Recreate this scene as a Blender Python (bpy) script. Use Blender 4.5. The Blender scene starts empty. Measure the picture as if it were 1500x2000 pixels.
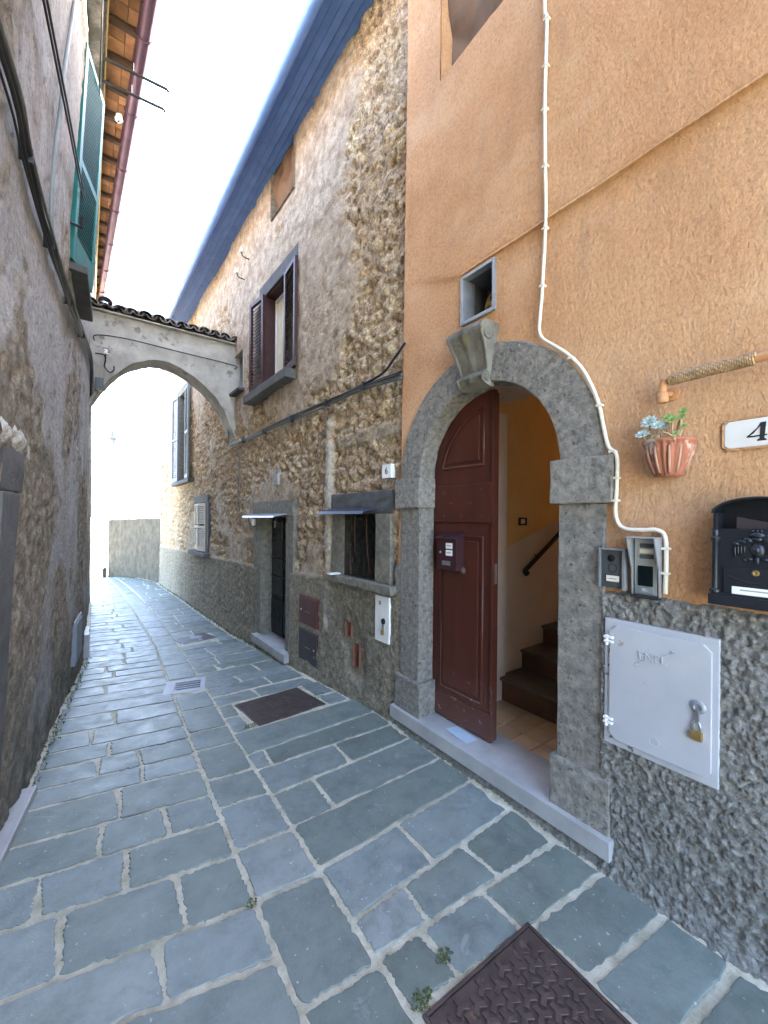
import bpy, bmesh, math, random
import numpy as np
from mathutils import Matrix, Vector, noise as mnoise

# ------------------------------------------------------------------ camera, sky, sun, exposure
scene = bpy.context.scene
R = math.radians
COL = scene.collection
random.seed(7)
rng = np.random.default_rng(11)

EYE = 1.72
YAW = math.atan(565.0 / 780.0)            # camera looks to the right of the alley's direction
cd = bpy.data.cameras.new('camera'); cam = bpy.data.objects.new('camera', cd); COL.objects.link(cam)
cd.sensor_fit = 'VERTICAL'; cd.sensor_height = 36.0; cd.lens = 780.0 / 2000.0 * 36.0
cd.shift_y = 13.9 / 2000.0
cd.clip_start = 0.02; cd.clip_end = 9000
cam.matrix_world = (Matrix.Translation((0, 0, EYE)) @ Matrix.Rotation(-YAW, 4, 'Z') @ Matrix.Rotation(R(90), 4, 'X')
                    @ Matrix.Rotation(R(0.5), 4, 'Z'))
scene.camera = cam

SUN_EL, SUN_PHI = R(31), R(82)            # elevation; azimuth from +Y (down the alley) towards +X (behind the right houses)
world = bpy.data.worlds.new('World'); scene.world = world; world.use_nodes = True
wn = world.node_tree.nodes; wl = world.node_tree.links
sky = wn.new('ShaderNodeTexSky'); sky.sky_type = 'NISHITA'; sky.sun_disc = False
sky.sun_elevation = SUN_EL; sky.sun_rotation = SUN_PHI; sky.air_density = 0.9; sky.dust_density = 3.5; sky.ozone_density = 1.0
wn['Background'].inputs['Strength'].default_value = 0.15
wl.new(sky.outputs[0], wn['Background'].inputs['Color'])
sd = bpy.data.lights.new('sun', 'SUN'); sd.energy = 3.0; sd.angle = R(0.5); sd.color = (1.0, 0.93, 0.82)
sun = bpy.data.objects.new('sun', sd); COL.objects.link(sun)
sdir = Vector((math.cos(SUN_EL) * math.sin(SUN_PHI), math.cos(SUN_EL) * math.cos(SUN_PHI), math.sin(SUN_EL)))
sun.rotation_euler = sdir.to_track_quat('Z', 'Y').to_euler()
sun.location = (6, 10, 14)
vs = scene.view_settings
scene.display_settings.display_device = 'sRGB'
vs.view_transform = 'Standard'; vs.look = 'None'; vs.gamma = 1.0; vs.use_curve_mapping = False
vs.exposure = 4.8
scene.render.engine = 'CYCLES'
scene.cycles.use_denoising = True
scene.cycles.max_bounces = 7; scene.cycles.diffuse_bounces = 5; scene.cycles.glossy_bounces = 3
scene.cycles.transmission_bounces = 3; scene.cycles.sample_clamp_indirect = 6.0

# ------------------------------------------------------------------ numpy noise
def _hash(ix, iy, seed):
    h = (ix.astype(np.int64) * 374761393 + iy.astype(np.int64) * 668265263 + seed * 974634777) & 0xffffffff
    h = ((h ^ (h >> 13)) * 1274126177) & 0xffffffff
    h = (h ^ (h >> 16)) & 0xffffff
    return h / float(0xffffff)

def vnoise(x, y, seed=0):
    ix = np.floor(x); iy = np.floor(y); fx = x - ix; fy = y - iy
    fx = fx * fx * (3 - 2 * fx); fy = fy * fy * (3 - 2 * fy)
    a = _hash(ix, iy, seed); b = _hash(ix + 1, iy, seed); c = _hash(ix, iy + 1, seed); d = _hash(ix + 1, iy + 1, seed)
    return (a + (b - a) * fx) * (1 - fy) + (c + (d - c) * fx) * fy

def fbm(x, y, seed=0, octaves=4, gain=0.5):
    s = 0; a = 1; t = 0
    for o in range(octaves):
        s = s + a * vnoise(x * 2 ** o + 17.3 * o, y * 2 ** o - 9.1 * o, seed + o); t += a; a *= gain
    return s / t

def worley(x, y, seed=0):
    ix = np.floor(x); iy = np.floor(y)
    f1 = np.full(x.shape, 9.0); f2 = np.full(x.shape, 9.0); cid = np.zeros(x.shape)
    for dx in (-1, 0, 1):
        for dy in (-1, 0, 1):
            cx = ix + dx; cy = iy + dy
            px = cx + 0.15 + 0.7 * _hash(cx, cy, seed); py = cy + 0.15 + 0.7 * _hash(cx, cy, seed + 5)
            d = np.hypot(x - px, y - py)
            near = d < f1
            f2 = np.where(near, f1, np.minimum(f2, d)); cid = np.where(near, _hash(cx, cy, seed + 9), cid); f1 = np.where(near, d, f1)
    return f1, f2, cid

def sstep(a, b, x):
    t = np.clip((x - a) / (b - a), 0, 1); return t * t * (3 - 2 * t)

# ------------------------------------------------------------------ object helpers
MW = {}                                    # world matrices of roots and parts
FA = Matrix.Translation((2.07, 0, 0)) @ Matrix.Rotation(R(90), 4, 'Z')        # orange house front: (s, n outward, z)
FB = Matrix.Translation((2.10, 2.62, 0)) @ Matrix.Rotation(R(91.7), 4, 'Z')   # stone house front
I4 = Matrix.Identity(4)

def thing(name, label, cat, m=I4, group=None):
    o = bpy.data.objects.new(name, None); COL.objects.link(o)
    o.empty_display_size = 0.1
    o.matrix_world = m; MW[o] = m.copy()
    tag(o, label, cat, group)
    return o

def tag(o, label=None, cat=None, group=None, kind=None):
    if label: o['label'] = label
    if cat: o['category'] = cat
    if group: o['group'] = group
    if kind: o['kind'] = kind
    return o

def at(F, s, n, z, rot=0.0):
    m = F @ Matrix.Translation((s, n, z))
    if rot: m = m @ Matrix.Rotation(rot, 4, 'Z')
    return m

class MB:
    """collects simple solids; build() links them as ONE mesh object"""
    def __init__(s): s.v = []; s.f = []
    def add(s, vs, fs):
        b = len(s.v); s.v += [tuple(q) for q in vs]; s.f += [tuple(b + i for i in f) for f in fs]; return s
    def box(s, x0, x1, y0, y1, z0, z1):
        return s.add([(x0, y0, z0), (x1, y0, z0), (x1, y1, z0), (x0, y1, z0), (x0, y0, z1), (x1, y0, z1), (x1, y1, z1), (x0, y1, z1)],
                     [(0, 3, 2, 1), (4, 5, 6, 7), (0, 1, 5, 4), (1, 2, 6, 5), (2, 3, 7, 6), (3, 0, 4, 7)])
    def prism(s, pts, a, b, axis='y'):
        """polygon pts extruded from a to b along axis; pts are the two other coordinates in x,y,z order"""
        n = len(pts)
        def P(p, c):
            return (p[0], c, p[1]) if axis == 'y' else ((c, p[0], p[1]) if axis == 'x' else (p[0], p[1], c))
        vs = [P(p, a) for p in pts] + [P(p, b) for p in pts]
        fs = [tuple(range(n)), tuple(range(2 * n - 1, n - 1, -1))] + [(i, i + n, (i + 1) % n + n, (i + 1) % n) for i in range(n)]
        return s.add(vs, fs)
    def tube(s, pts, r, seg=8, caps=True):
        pts = [Vector(p) for p in pts]; rs = r if isinstance(r, (list, tuple)) else [r] * len(pts)
        vs = []; fs = []; up = Vector((0, 0, 1)); prev = None
        for i, p in enumerate(pts):
            d = (pts[min(i + 1, len(pts) - 1)] - pts[max(i - 1, 0)])
            d = d.normalized() if d.length > 1e-9 else Vector((0, 0, 1))
            if prev is None:
                a = d.cross(up if abs(d.z) < 0.9 else Vector((1, 0, 0))).normalized()
            else:
                a = (prev - d * prev.dot(d))
                a = a.normalized() if a.length > 1e-6 else d.orthogonal().normalized()
            prev = a; b = d.cross(a)
            for k in range(seg):
                t = 2 * math.pi * k / seg
                vs.append(p + (a * math.cos(t) + b * math.sin(t)) * rs[i])
        for i in range(len(pts) - 1):
            for k in range(seg):
                fs.append((i * seg + k, i * seg + (k + 1) % seg, (i + 1) * seg + (k + 1) % seg, (i + 1) * seg + k))
        if caps:
            fs.append(tuple(range(seg - 1, -1, -1))); fs.append(tuple(range((len(pts) - 1) * seg, len(pts) * seg)))
        return s.add(vs, fs)
    def lathe(s, prof, c=(0, 0, 0), seg=20, axis='z', a0=0.0, a1=2 * math.pi):
        full = abs(a1 - a0 - 2 * math.pi) < 1e-6; m = seg if full else seg + 1
        vs = []; fs = []
        for (r, h) in prof:
            for k in range(m):
                t = a0 + (a1 - a0) * k / seg; x, y = r * math.cos(t), r * math.sin(t)
                q = (x, y, h) if axis == 'z' else ((x, h, y) if axis == 'y' else (h, x, y))
                vs.append((c[0] + q[0], c[1] + q[1], c[2] + q[2]))
        for i in range(len(prof) - 1):
            for k in range(seg):
                k2 = (k + 1) % m
                fs.append((i * m + k, i * m + k2, (i + 1) * m + k2, (i + 1) * m + k))
        if full:
            if prof[0][0] > 1e-5: fs.append(tuple(range(m)))
            if prof[-1][0] > 1e-5: fs.append(tuple(range(len(prof) * m - 1, (len(prof) - 1) * m - 1, -1)))
        return s.add(vs, fs)
    def xf(s, m, start=0):
        s.v[start:] = [tuple(m @ Vector(q)) for q in s.v[start:]]; return s
    def build(s, name, mat, parent=None, bevel=0.0, bseg=2, smooth=False, rough=0.0, cuts=0, rscale=14.0, world=False, m=None):
        bm = bmesh.new(); vv = [bm.verts.new(q) for q in s.v]
        for f in s.f:
            try: bm.faces.new([vv[i] for i in f])
            except ValueError: pass
        if world and parent is not None: bmesh.ops.transform(bm, matrix=MW[parent].inverted(), verts=bm.verts)
        if smooth or cuts: bmesh.ops.remove_doubles(bm, verts=bm.verts, dist=1e-6)
        bmesh.ops.recalc_face_normals(bm, faces=bm.faces)
        if bevel > 0:
            ed = [e for e in bm.edges if len(e.link_faces) == 2 and e.calc_face_angle(0) > 0.5]
            if ed: bmesh.ops.bevel(bm, geom=ed, offset=bevel, segments=bseg, profile=0.6, affect='EDGES', clamp_overlap=True)
        if cuts:
            for _ in range(cuts):
                lim = sorted(e.calc_length() for e in bm.edges)[-1] * 0.35
                es = [e for e in bm.edges if e.calc_length() > max(lim, 0.03)]
                if es: bmesh.ops.subdivide_edges(bm, edges=es, cuts=1, use_grid_fill=True)
        if rough:
            sd_ = random.random() * 50
            for v in bm.verts:
                q = v.co * rscale + Vector((sd_, sd_, 0))
                v.co += mnoise.noise_vector(q) * rough + mnoise.noise_vector(q * 3.1) * rough * 0.4
        me = bpy.data.meshes.new(name); bm.to_mesh(me); bm.free()
        return link(name, me, mat, parent, smooth, m)

def link(name, me, mat, parent=None, smooth=False, m=None):
    if smooth: me.shade_smooth() if smooth is True else None
    if smooth == 'auto':
        me.shade_smooth()
        try: me.set_sharp_from_angle(angle=R(38))
        except Exception: pass
    if mat is not None and not me.materials: me.materials.append(mat)
    o = bpy.data.objects.new(name, me); COL.objects.link(o)
    if parent is not None:
        o.parent = parent; MW[o] = MW[parent]
        if m is not None: o.matrix_basis = m
    elif m is not None: o.matrix_world = m; MW[o] = m.copy()
    else: MW[o] = I4
    return o

def solo(mb, name, mat, label, cat, m=I4, group=None, **kw):
    return tag(mb.build(name, mat, None, m=m, **kw), label, cat, group)

def grid_mesh(name, xs, ys, fn, mat, parent, keep=None, attrs=None, flip=False):
    """sheet over (xs, ys); fn(X, Y) -> three coordinate arrays; keep(Xc, Yc) -> mask of kept cells"""
    X, Y = np.meshgrid(np.asarray(xs, float), np.asarray(ys, float))
    res = fn(X, Y); P = np.stack([np.broadcast_to(c, X.shape) for c in res[:3]], -1).reshape(-1, 3)
    ny, nx = X.shape
    i = np.arange(nx - 1)[None, :] + np.arange(ny - 1)[:, None] * nx
    q = np.stack([i, i + 1, i + 1 + nx, i + nx], -1)
    if keep is not None:
        Xc = (X[:-1, :-1] + X[1:, 1:]) / 2; Yc = (Y[:-1, :-1] + Y[1:, 1:]) / 2
        q = q[keep(Xc, Yc)]
    q = q.reshape(-1, 4)
    if flip: q = q[:, ::-1]
    used = np.unique(q); remap = np.zeros(nx * ny, np.int64); remap[used] = np.arange(len(used))
    P = P[used]; q = remap[q]
    me = bpy.data.meshes.new(name)
    me.vertices.add(len(P)); me.vertices.foreach_set('co', P.astype(np.float32).ravel())
    me.loops.add(q.size); me.loops.foreach_set('vertex_index', q.astype(np.int32).ravel())
    me.polygons.add(len(q)); me.polygons.foreach_set('loop_start', np.arange(0, q.size, 4, dtype=np.int32))
    me.update(calc_edges=True); me.validate()
    if len(res) > 3:
        for an, arr in res[3].items():
            a = me.attributes.new(an, 'FLOAT', 'POINT')
            a.data.foreach_set('value', np.broadcast_to(arr, X.shape).reshape(-1)[used].astype(np.float32))
    me.shade_smooth()
    return link(name, me, mat, parent)

def lines(a, b, step, extra=()):
    """regular grid lines snapped so that the given opening edges are lines too"""
    base = list(np.arange(a, b + 1e-6, step)); base[-1] = b
    for e in extra:
        k = int(np.argmin([abs(q - e) for q in base]))
        if 0 < k < len(base) - 1: base[k] = e
    return np.array(sorted(base))

# ------------------------------------------------------------------ materials
def nodes_of(name):
    m = bpy.data.materials.new(name); m.use_nodes = True
    nt = m.node_tree; return m, nt, nt.nodes['Principled BSDF']

def N(nt, t, **kw):
    n = nt.nodes.new(t)
    for k, v in kw.items():
        if k in n.inputs: n.inputs[k].default_value = v
        else: setattr(n, k, v)
    return n

def coords(nt, objvar=True, scale=(1, 1, 1)):
    tc = N(nt, 'ShaderNodeTexCoord'); out = tc.outputs['Object']
    if objvar:
        oi = N(nt, 'ShaderNodeObjectInfo'); mu = N(nt, 'ShaderNodeMath', operation='MULTIPLY'); mu.inputs[1].default_value = 37.0
        nt.links.new(oi.outputs['Random'], mu.inputs[0])
        ad = N(nt, 'ShaderNodeVectorMath', operation='ADD'); nt.links.new(out, ad.inputs[0]); nt.links.new(mu.outputs[0], ad.inputs[1]); out = ad.outputs[0]
    if scale != (1, 1, 1):
        ms = N(nt, 'ShaderNodeVectorMath', operation='MULTIPLY'); ms.inputs[1].default_value = scale
        nt.links.new(out, ms.inputs[0]); out = ms.outputs[0]
    return out

def noise(nt, vec, scale, detail=4, rough=0.55, dist=0.0):
    n = N(nt, 'ShaderNodeTexNoise'); n.inputs['Scale'].default_value = scale; n.inputs['Detail'].default_value = detail
    n.inputs['Roughness'].default_value = rough; n.inputs['Distortion'].default_value = dist
    nt.links.new(vec, n.inputs['Vector']); return n.outputs['Fac']

def ramp(nt, fac, stops):
    r = N(nt, 'ShaderNodeValToRGB'); el = r.color_ramp.elements
    while len(el) > 1: el.remove(el[-1])
    el[0].position = stops[0][0]; el[0].color = (*stops[0][1], 1)
    for p, c in stops[1:]:
        e = el.new(p); e.color = (*c, 1)
    nt.links.new(fac, r.inputs[0]); return r.outputs[0]

def framp(nt, fac, a, b, lo=0.0, hi=1.0):
    r = N(nt, 'ShaderNodeMapRange'); r.inputs[1].default_value = a; r.inputs[2].default_value = b; r.inputs[3].default_value = lo; r.inputs[4].default_value = hi
    r.clamp = True
    nt.links.new(fac, r.inputs[0]); return r.outputs[0]

def mix(nt, fac, a, b, mode='MIX'):
    m = N(nt, 'ShaderNodeMix', data_type='RGBA', blend_type=mode)
    for sock, v in ((m.inputs[0], fac), (m.inputs[6], a), (m.inputs[7], b)):
        if hasattr(v, 'links') or hasattr(v, 'is_linked'): nt.links.new(v, sock)
        elif isinstance(v, (tuple, list)): sock.default_value = (*v, 1) if len(v) == 3 else v
        else: sock.default_value = v
    return m.outputs[2]

def math_(nt, op, a, b=None):
    m = N(nt, 'ShaderNodeMath', operation=op)
    for sock, v in ((m.inputs[0], a), (m.inputs[1], b)):
        if v is None: continue
        if hasattr(v, 'is_linked'): nt.links.new(v, sock)
        else: sock.default_value = v
    return m.outputs[0]

def bump(nt, bsdf, h, strength=0.5, dist=0.01, prev=None):
    b = N(nt, 'ShaderNodeBump'); b.inputs['Strength'].default_value = strength; b.inputs['Distance'].default_value = dist
    nt.links.new(h, b.inputs['Height'])
    if prev is not None: nt.links.new(prev, b.inputs['Normal'])
    nt.links.new(b.outputs[0], bsdf.inputs['Normal']); return b.outputs[0]

def attr(nt, name):
    a = N(nt, 'ShaderNodeAttribute'); a.attribute_name = name; return a.outputs['Fac']

def mk(name, c1, c2=None, scale=6.0, rough=0.75, bscale=60.0, bstr=0.3, bdist=0.004, metal=0.0, spec=0.35, objvar=0.0, spots=None, detail=5, wear=None):
    m, nt, b = nodes_of(name); v = coords(nt)
    c2 = c2 or tuple(x * 0.75 for x in c1)
    col = ramp(nt, noise(nt, v, scale, detail, 0.6), [(0.3, c2), (0.68, c1)])
    if spots:
        col = mix(nt, framp(nt, noise(nt, v, spots[1], 4, 0.6), spots[2], spots[2] + 0.06), col, spots[0])
    if wear:
        col = mix(nt, framp(nt, noise(nt, v, wear[1], 8, 0.7), wear[2], wear[2] + 0.03), col, wear[0])
    if objvar:
        oi = N(nt, 'ShaderNodeObjectInfo'); f = framp(nt, oi.outputs['Random'], 0, 1, 1 - objvar, 1 + objvar)
        col = mix(nt, 1.0, col, f, 'MULTIPLY')
    nt.links.new(col, b.inputs['Base Color'])
    b.inputs['Roughness'].default_value = rough; b.inputs['Metallic'].default_value = metal; b.inputs['Specular IOR Level'].default_value = spec
    if bstr: bump(nt, b, noise(nt, v, bscale, 6, 0.65), bstr, bdist)
    return m

def mat_stucco():
    m, nt, b = nodes_of('orange_stucco'); v = coords(nt, False)
    base = ramp(nt, noise(nt, v, 1.1, 6, 0.6, 0.4), [(0.28, (0.54, 0.28, 0.13)), (0.5, (0.64, 0.36, 0.185)), (0.72, (0.71, 0.435, 0.245))])
    fine = ramp(nt, noise(nt, coords(nt, False, (1, 1, .8)), 62, 8, 0.8, 0.3), [(0.32, (0.66, 0.62, 0.58)), (0.5, (1.0, .98, .96)), (0.7, (1.16, 1.14, 1.12))])
    col = mix(nt, 1.0, base, fine, 'MULTIPLY')
    dirt = framp(nt, noise(nt, coords(nt, False, (2.2, 1, 0.5)), 1.7, 6, 0.65), 0.56, 0.74)
    col = mix(nt, math_(nt, 'MULTIPLY', dirt, 0.42), col, (0.36, 0.21, 0.12))
    pale = framp(nt, noise(nt, coords(nt, False, (1, 1, 1.6)), 0.9, 7, 0.66, 0.6), 0.52, 0.70)
    col = mix(nt, math_(nt, 'MULTIPLY', pale, 0.45), col, (0.77, 0.53, 0.34))
    stain = framp(nt, noise(nt, coords(nt, False, (3.2, 1, 0.22)), 2.4, 6, 0.7), 0.60, 0.75)
    col = mix(nt, math_(nt, 'MULTIPLY', stain, 0.42), col, (0.27, 0.165, 0.10))
    nt.links.new(col, b.inputs['Base Color']); b.inputs['Roughness'].default_value = 0.9; b.inputs['Specular IOR Level'].default_value = 0.2
    n1 = bump(nt, b, noise(nt, coords(nt, False, (1, 1, 0.6)), 52, 8, 0.74, 0.35), 1.0, 0.02)
    bump(nt, b, noise(nt, v, 150, 5, 0.7), 0.6, 0.005, n1)
    return m

def mat_roughcast():
    m, nt, b = nodes_of('grey_roughcast'); v = coords(nt, False)
    col = ramp(nt, noise(nt, v, 34, 8, 0.75, 0.5), [(0.28, (0.14, 0.132, 0.118)), (0.5, (0.28, 0.27, 0.245)), (0.70, (0.48, 0.465, 0.43))])
    nt.links.new(col, b.inputs['Base Color']); b.inputs['Roughness'].default_value = 0.95; b.inputs['Specular IOR Level'].default_value = 0.1
    bump(nt, b, noise(nt, v, 60, 7, 0.72, 0.8), 1.0, 0.022)
    return m

def mat_stonewall():
    m, nt, b = nodes_of('weathered_tufa_wall'); v = coords(nt, False)
    sid = attr(nt, 'stone'); pl = attr(nt, 'plaster'); dd = attr(nt, 'dado'); ch = attr(nt, 'chase')
    tone = ramp(nt, math_(nt, 'ADD', math_(nt, 'MULTIPLY', sid, .4), math_(nt, 'MULTIPLY', noise(nt, v, 6, 7, .7), .62)), [(0.2, (0.30, 0.205, 0.12)), (0.4, (0.47, 0.345, 0.215)), (0.55, (0.43, 0.33, 0.23)), (0.7, (0.56, 0.445, 0.295)), (.9, (0.35, 0.265, 0.18))])
    grain = ramp(nt, noise(nt, v, 24, 9, 0.8, 0.7), [(0.36, (0.20, 0.18, 0.16)), (0.5, (1.0, 0.98, 0.95)), (0.63, (1.9, 1.88, 1.82))])
    stone = mix(nt, 1.0, tone, grain, 'MULTIPLY')
    pale = framp(nt, noise(nt, v, 9, 8, 0.7), 0.55, 0.66)
    stone = mix(nt, math_(nt, 'MULTIPLY', pale, 0.6), stone, (0.44, 0.38, 0.29))
    hole = framp(nt, noise(nt, v, 15, 6, 0.72, 0.4), 0.57, 0.63)
    stone = mix(nt, math_(nt, 'MULTIPLY', hole, 0.55), stone, (0.085, 0.062, 0.042))
    plc = ramp(nt, noise(nt, v, 7, 9, 0.76), [(0.33, (0.24, 0.17, 0.115)), (0.5, (0.45, 0.355, 0.255)), (0.66, (0.64, 0.55, 0.43))])
    pit = framp(nt, noise(nt, v, 34, 7, 0.75), 0.57, 0.66)
    plc = mix(nt, math_(nt, 'MULTIPLY', pit, 0.7), plc, (0.12, 0.09, 0.062))
    rust = framp(nt, noise(nt, coords(nt, False, (1, 1, 0.7)), 2.6, 6, 0.65), 0.58, 0.70)
    plc = mix(nt, math_(nt, 'MULTIPLY', rust, 0.45), plc, (0.27, 0.155, 0.085))
    col = mix(nt, pl, stone, plc)
    dc = ramp(nt, noise(nt, v, 20, 9, 0.8, 0.4), [(0.34, (0.12, 0.10, 0.068)), (0.5, (0.275, 0.237, 0.172)), (0.66, (0.46, 0.41, 0.315))])
    wet = framp(nt, noise(nt, coords(nt, False, (1.6, 1, 0.35)), 2.2, 5, 0.6), 0.5, 0.68)
    dc = mix(nt, math_(nt, 'MULTIPLY', wet, 0.4), dc, (0.11, 0.10, 0.072))
    col = mix(nt, dd, col, dc)
    cc = ramp(nt, noise(nt, v, 22, 6, 0.7), [(0.3, (0.36, 0.32, 0.26)), (0.6, (0.60, 0.57, 0.50))])
    col = mix(nt, ch, col, cc)
    nt.links.new(col, b.inputs['Base Color']); b.inputs['Roughness'].default_value = 0.92; b.inputs['Specular IOR Level'].default_value = 0.2
    n1 = bump(nt, b, noise(nt, v, 32, 8, 0.75, 0.6), 1.0, 0.03)
    bump(nt, b, noise(nt, v, 130, 4, 0.6), 0.5, 0.004, n1)
    return m

def mat_leftwall():
    m, nt, b = nodes_of('grey_lime_render'); v = coords(nt, False)
    ex = attr(nt, 'exposed')
    c1 = ramp(nt, noise(nt, v, 1.6, 7, 0.62, 0.3), [(0.25, (0.265, 0.245, 0.23)), (0.5, (0.385, 0.365, 0.35)), (0.75, (0.49, 0.47, 0.455))])
    f = ramp(nt, noise(nt, v, 26, 9, 0.78), [(0.3, (0.5, 0.49, 0.48)), (0.5, (1, 1, 1)), (0.7, (1.25, 1.24, 1.22))])
    c1 = mix(nt, 1.0, c1, f, 'MULTIPLY')
    st = framp(nt, noise(nt, coords(nt, False, (1, 1.8, 0.25)), 3.0, 6, 0.65), 0.54, 0.68)
    c1 = mix(nt, math_(nt, 'MULTIPLY', st, 0.35), c1, (0.17, 0.16, 0.15))
    warm = framp(nt, noise(nt, coords(nt, False, (1, 1, 0.6)), 1.9, 5, 0.6), 0.56, 0.7)
    c1 = mix(nt, math_(nt, 'MULTIPLY', warm, 0.3), c1, (0.32, 0.23, 0.16))
    c2 = ramp(nt, noise(nt, v, 12, 9, 0.75), [(0.28, (0.09, 0.078, 0.062)), (0.5, (0.26, 0.22, 0.17)), (0.72, (0.52, 0.47, 0.39))])
    col = mix(nt, ex, c1, c2)
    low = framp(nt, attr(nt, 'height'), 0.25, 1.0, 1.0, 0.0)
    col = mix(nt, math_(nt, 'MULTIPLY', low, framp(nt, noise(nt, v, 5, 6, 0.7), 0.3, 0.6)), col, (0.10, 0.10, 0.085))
    nt.links.new(col, b.inputs['Base Color']); b.inputs['Roughness'].default_value = 0.9; b.inputs['Specular IOR Level'].default_value = 0.2
    n1 = bump(nt, b, noise(nt, v, 28, 8, 0.74, 0.4), 1.0, 0.022)
    bump(nt, b, noise(nt, v, 110, 4, 0.6), 0.45, 0.004, n1)
    return m

def mat_paving():
    m, nt, b = nodes_of('basalt_paving'); v = coords(nt)
    oi = N(nt, 'ShaderNodeObjectInfo')
    tone = ramp(nt, oi.outputs['Random'], [(0.0, (0.115, 0.135, 0.112)), (0.2, (0.165, 0.19, 0.178)), (0.4, (0.14, 0.165, 0.142)), (0.7, (0.18, 0.208, 0.20)), (1.0, (0.215, 0.235, 0.222))])
    g = ramp(nt, noise(nt, v, 6.5, 10, 0.74), [(0.28, (0.60, 0.62, 0.62)), (0.5, (1, 1, 1)), (0.7, (1.22, 1.21, 1.19))])
    col = mix(nt, 1.0, tone, g, 'MULTIPLY')
    spk = framp(nt, noise(nt, v, 46, 3, 0.5), 0.69, 0.73)
    col = mix(nt, math_(nt, 'MULTIPLY', spk, 0.8), col, (0.50, 0.50, 0.47))
    drk = framp(nt, noise(nt, v, 4.5, 8, 0.74, 0.8), 0.54, 0.70)
    col = mix(nt, math_(nt, 'MULTIPLY', drk, 0.55), col, (0.075, 0.08, 0.08))
    sm = framp(nt, noise(nt, v, 9, 5, 0.6, 0.6), 0.66, 0.72)
    col = mix(nt, math_(nt, 'MULTIPLY', sm, 0.35), col, (0.36, 0.36, 0.35))
    lic = framp(nt, noise(nt, v, 2.4, 5, 0.6), 0.58, 0.7)
    col = mix(nt, math_(nt, 'MULTIPLY', lic, 0.35), col, (0.13, 0.14, 0.09))
    nt.links.new(col, b.inputs['Base Color'])
    nt.links.new(framp(nt, noise(nt, v, 8, 6, 0.65), 0.3, 0.7, 0.32, 0.62), b.inputs['Roughness'])
    b.inputs['Specular IOR Level'].default_value = 0.5
    n1 = bump(nt, b, noise(nt, v, 14, 8, 0.7), 0.30, 0.010)
    bump(nt, b, noise(nt, v, 95, 5, 0.7), 0.5, 0.004, n1)
    return m

def mat_mortar():
    m, nt, b = nodes_of('pale_mortar'); v = coords(nt, False)
    col = ramp(nt, noise(nt, v, 11, 8, 0.7), [(0.25, (0.30, 0.265, 0.185)), (0.5, (0.55, 0.505, 0.39)), (0.75, (0.74, 0.69, 0.56))])
    gr = framp(nt, noise(nt, v, 3.1, 6, 0.65), 0.52, 0.66)
    col = mix(nt, math_(nt, 'MULTIPLY', gr, 0.35), col, (0.22, 0.23, 0.13))
    nt.links.new(col, b.inputs['Base Color']); b.inputs['Roughness'].default_value = 0.9
    bump(nt, b, noise(nt, v, 55, 8, 0.75), 1.0, 0.014)
    return m

def mat_glass(name, tint=(0.02, 0.025, 0.03)):
    m, nt, b = nodes_of(name); b.inputs['Base Color'].default_value = (*tint, 1); b.inputs['Roughness'].default_value = 0.06
    b.inputs['Specular IOR Level'].default_value = 0.6; return m

M = {}
M['stucco'] = mat_stucco(); M['roughcast'] = mat_roughcast(); M['tufa'] = mat_stonewall(); M['left'] = mat_leftwall()
M['paving'] = mat_paving(); M['mortar'] = mat_mortar()
M['peperino'] = mk('grey_peperino_stone', (0.30, 0.275, 0.235), (0.125, 0.117, 0.102), 26, 0.85, 48, 1.0, 0.016, spots=((0.075, 0.07, 0.06), 40, 0.61), objvar=0.1, detail=9)
M['peperino_mossy'] = mk('mossy_peperino', (0.20, 0.19, 0.16), (0.085, 0.082, 0.066), 9, 0.85, 55, 0.7, 0.008, spots=((0.19, 0.18, 0.07), 7, 0.62))
M['darkstone'] = mk('dark_basalt_trim', (0.105, 0.105, 0.105), (0.06, 0.06, 0.06), 8, 0.85, 60, 0.6, 0.006, objvar=0.15)
M['olive_stone'] = mk('weathered_stone_trim', (0.24, 0.22, 0.175), (0.11, 0.10, 0.08), 16, 0.9, 45, 0.9, 0.01, spots=((0.42, 0.40, 0.35), 26, 0.66))
M['step_stone'] = mk('worn_grey_step', (0.36, 0.355, 0.34), (0.26, 0.255, 0.245), 7, 0.7, 60, 0.4, 0.004)
M['marble'] = mk('pale_grey_marble', (0.40, 0.39, 0.38), (0.29, 0.285, 0.28), 5, 0.45, 80, 0.12, 0.002)
def mat_door():
    m, nt, b = nodes_of('dark_red_paint'); v = coords(nt, False)
    col = ramp(nt, noise(nt, coords(nt, False, (1, 1, 0.12)), 9, 6, 0.6), [(0.3, (0.052, 0.0125, 0.007)), (0.7, (0.082, 0.020, 0.011))])
    low = framp(nt, N2(nt), 0.62, 0.2, 0.0, 1.0)
    chip = framp(nt, noise(nt, coords(nt, False, (1.0, 1, 0.8)), 26, 6, 0.7), 0.62, 0.65)
    col = mix(nt, math_(nt, 'MULTIPLY', low, chip), col, (0.38, 0.30, 0.25))
    dusty = math_(nt, 'MULTIPLY', low, 0.25)
    col = mix(nt, dusty, col, (0.22, 0.13, 0.11))
    nt.links.new(col, b.inputs['Base Color']); b.inputs['Roughness'].default_value = 0.48; b.inputs['Specular IOR Level'].default_value = 0.4
    bump(nt, b, noise(nt, coords(nt, False, (1, 1, 0.08)), 70, 5, 0.6), 0.25, 0.002)
    return m
def N2(nt):
    tc = N(nt, 'ShaderNodeTexCoord'); sp = N(nt, 'ShaderNodeSeparateXYZ'); nt.links.new(tc.outputs['Object'], sp.inputs[0]); return sp.outputs[2]
M['door'] = mat_door()
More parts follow.
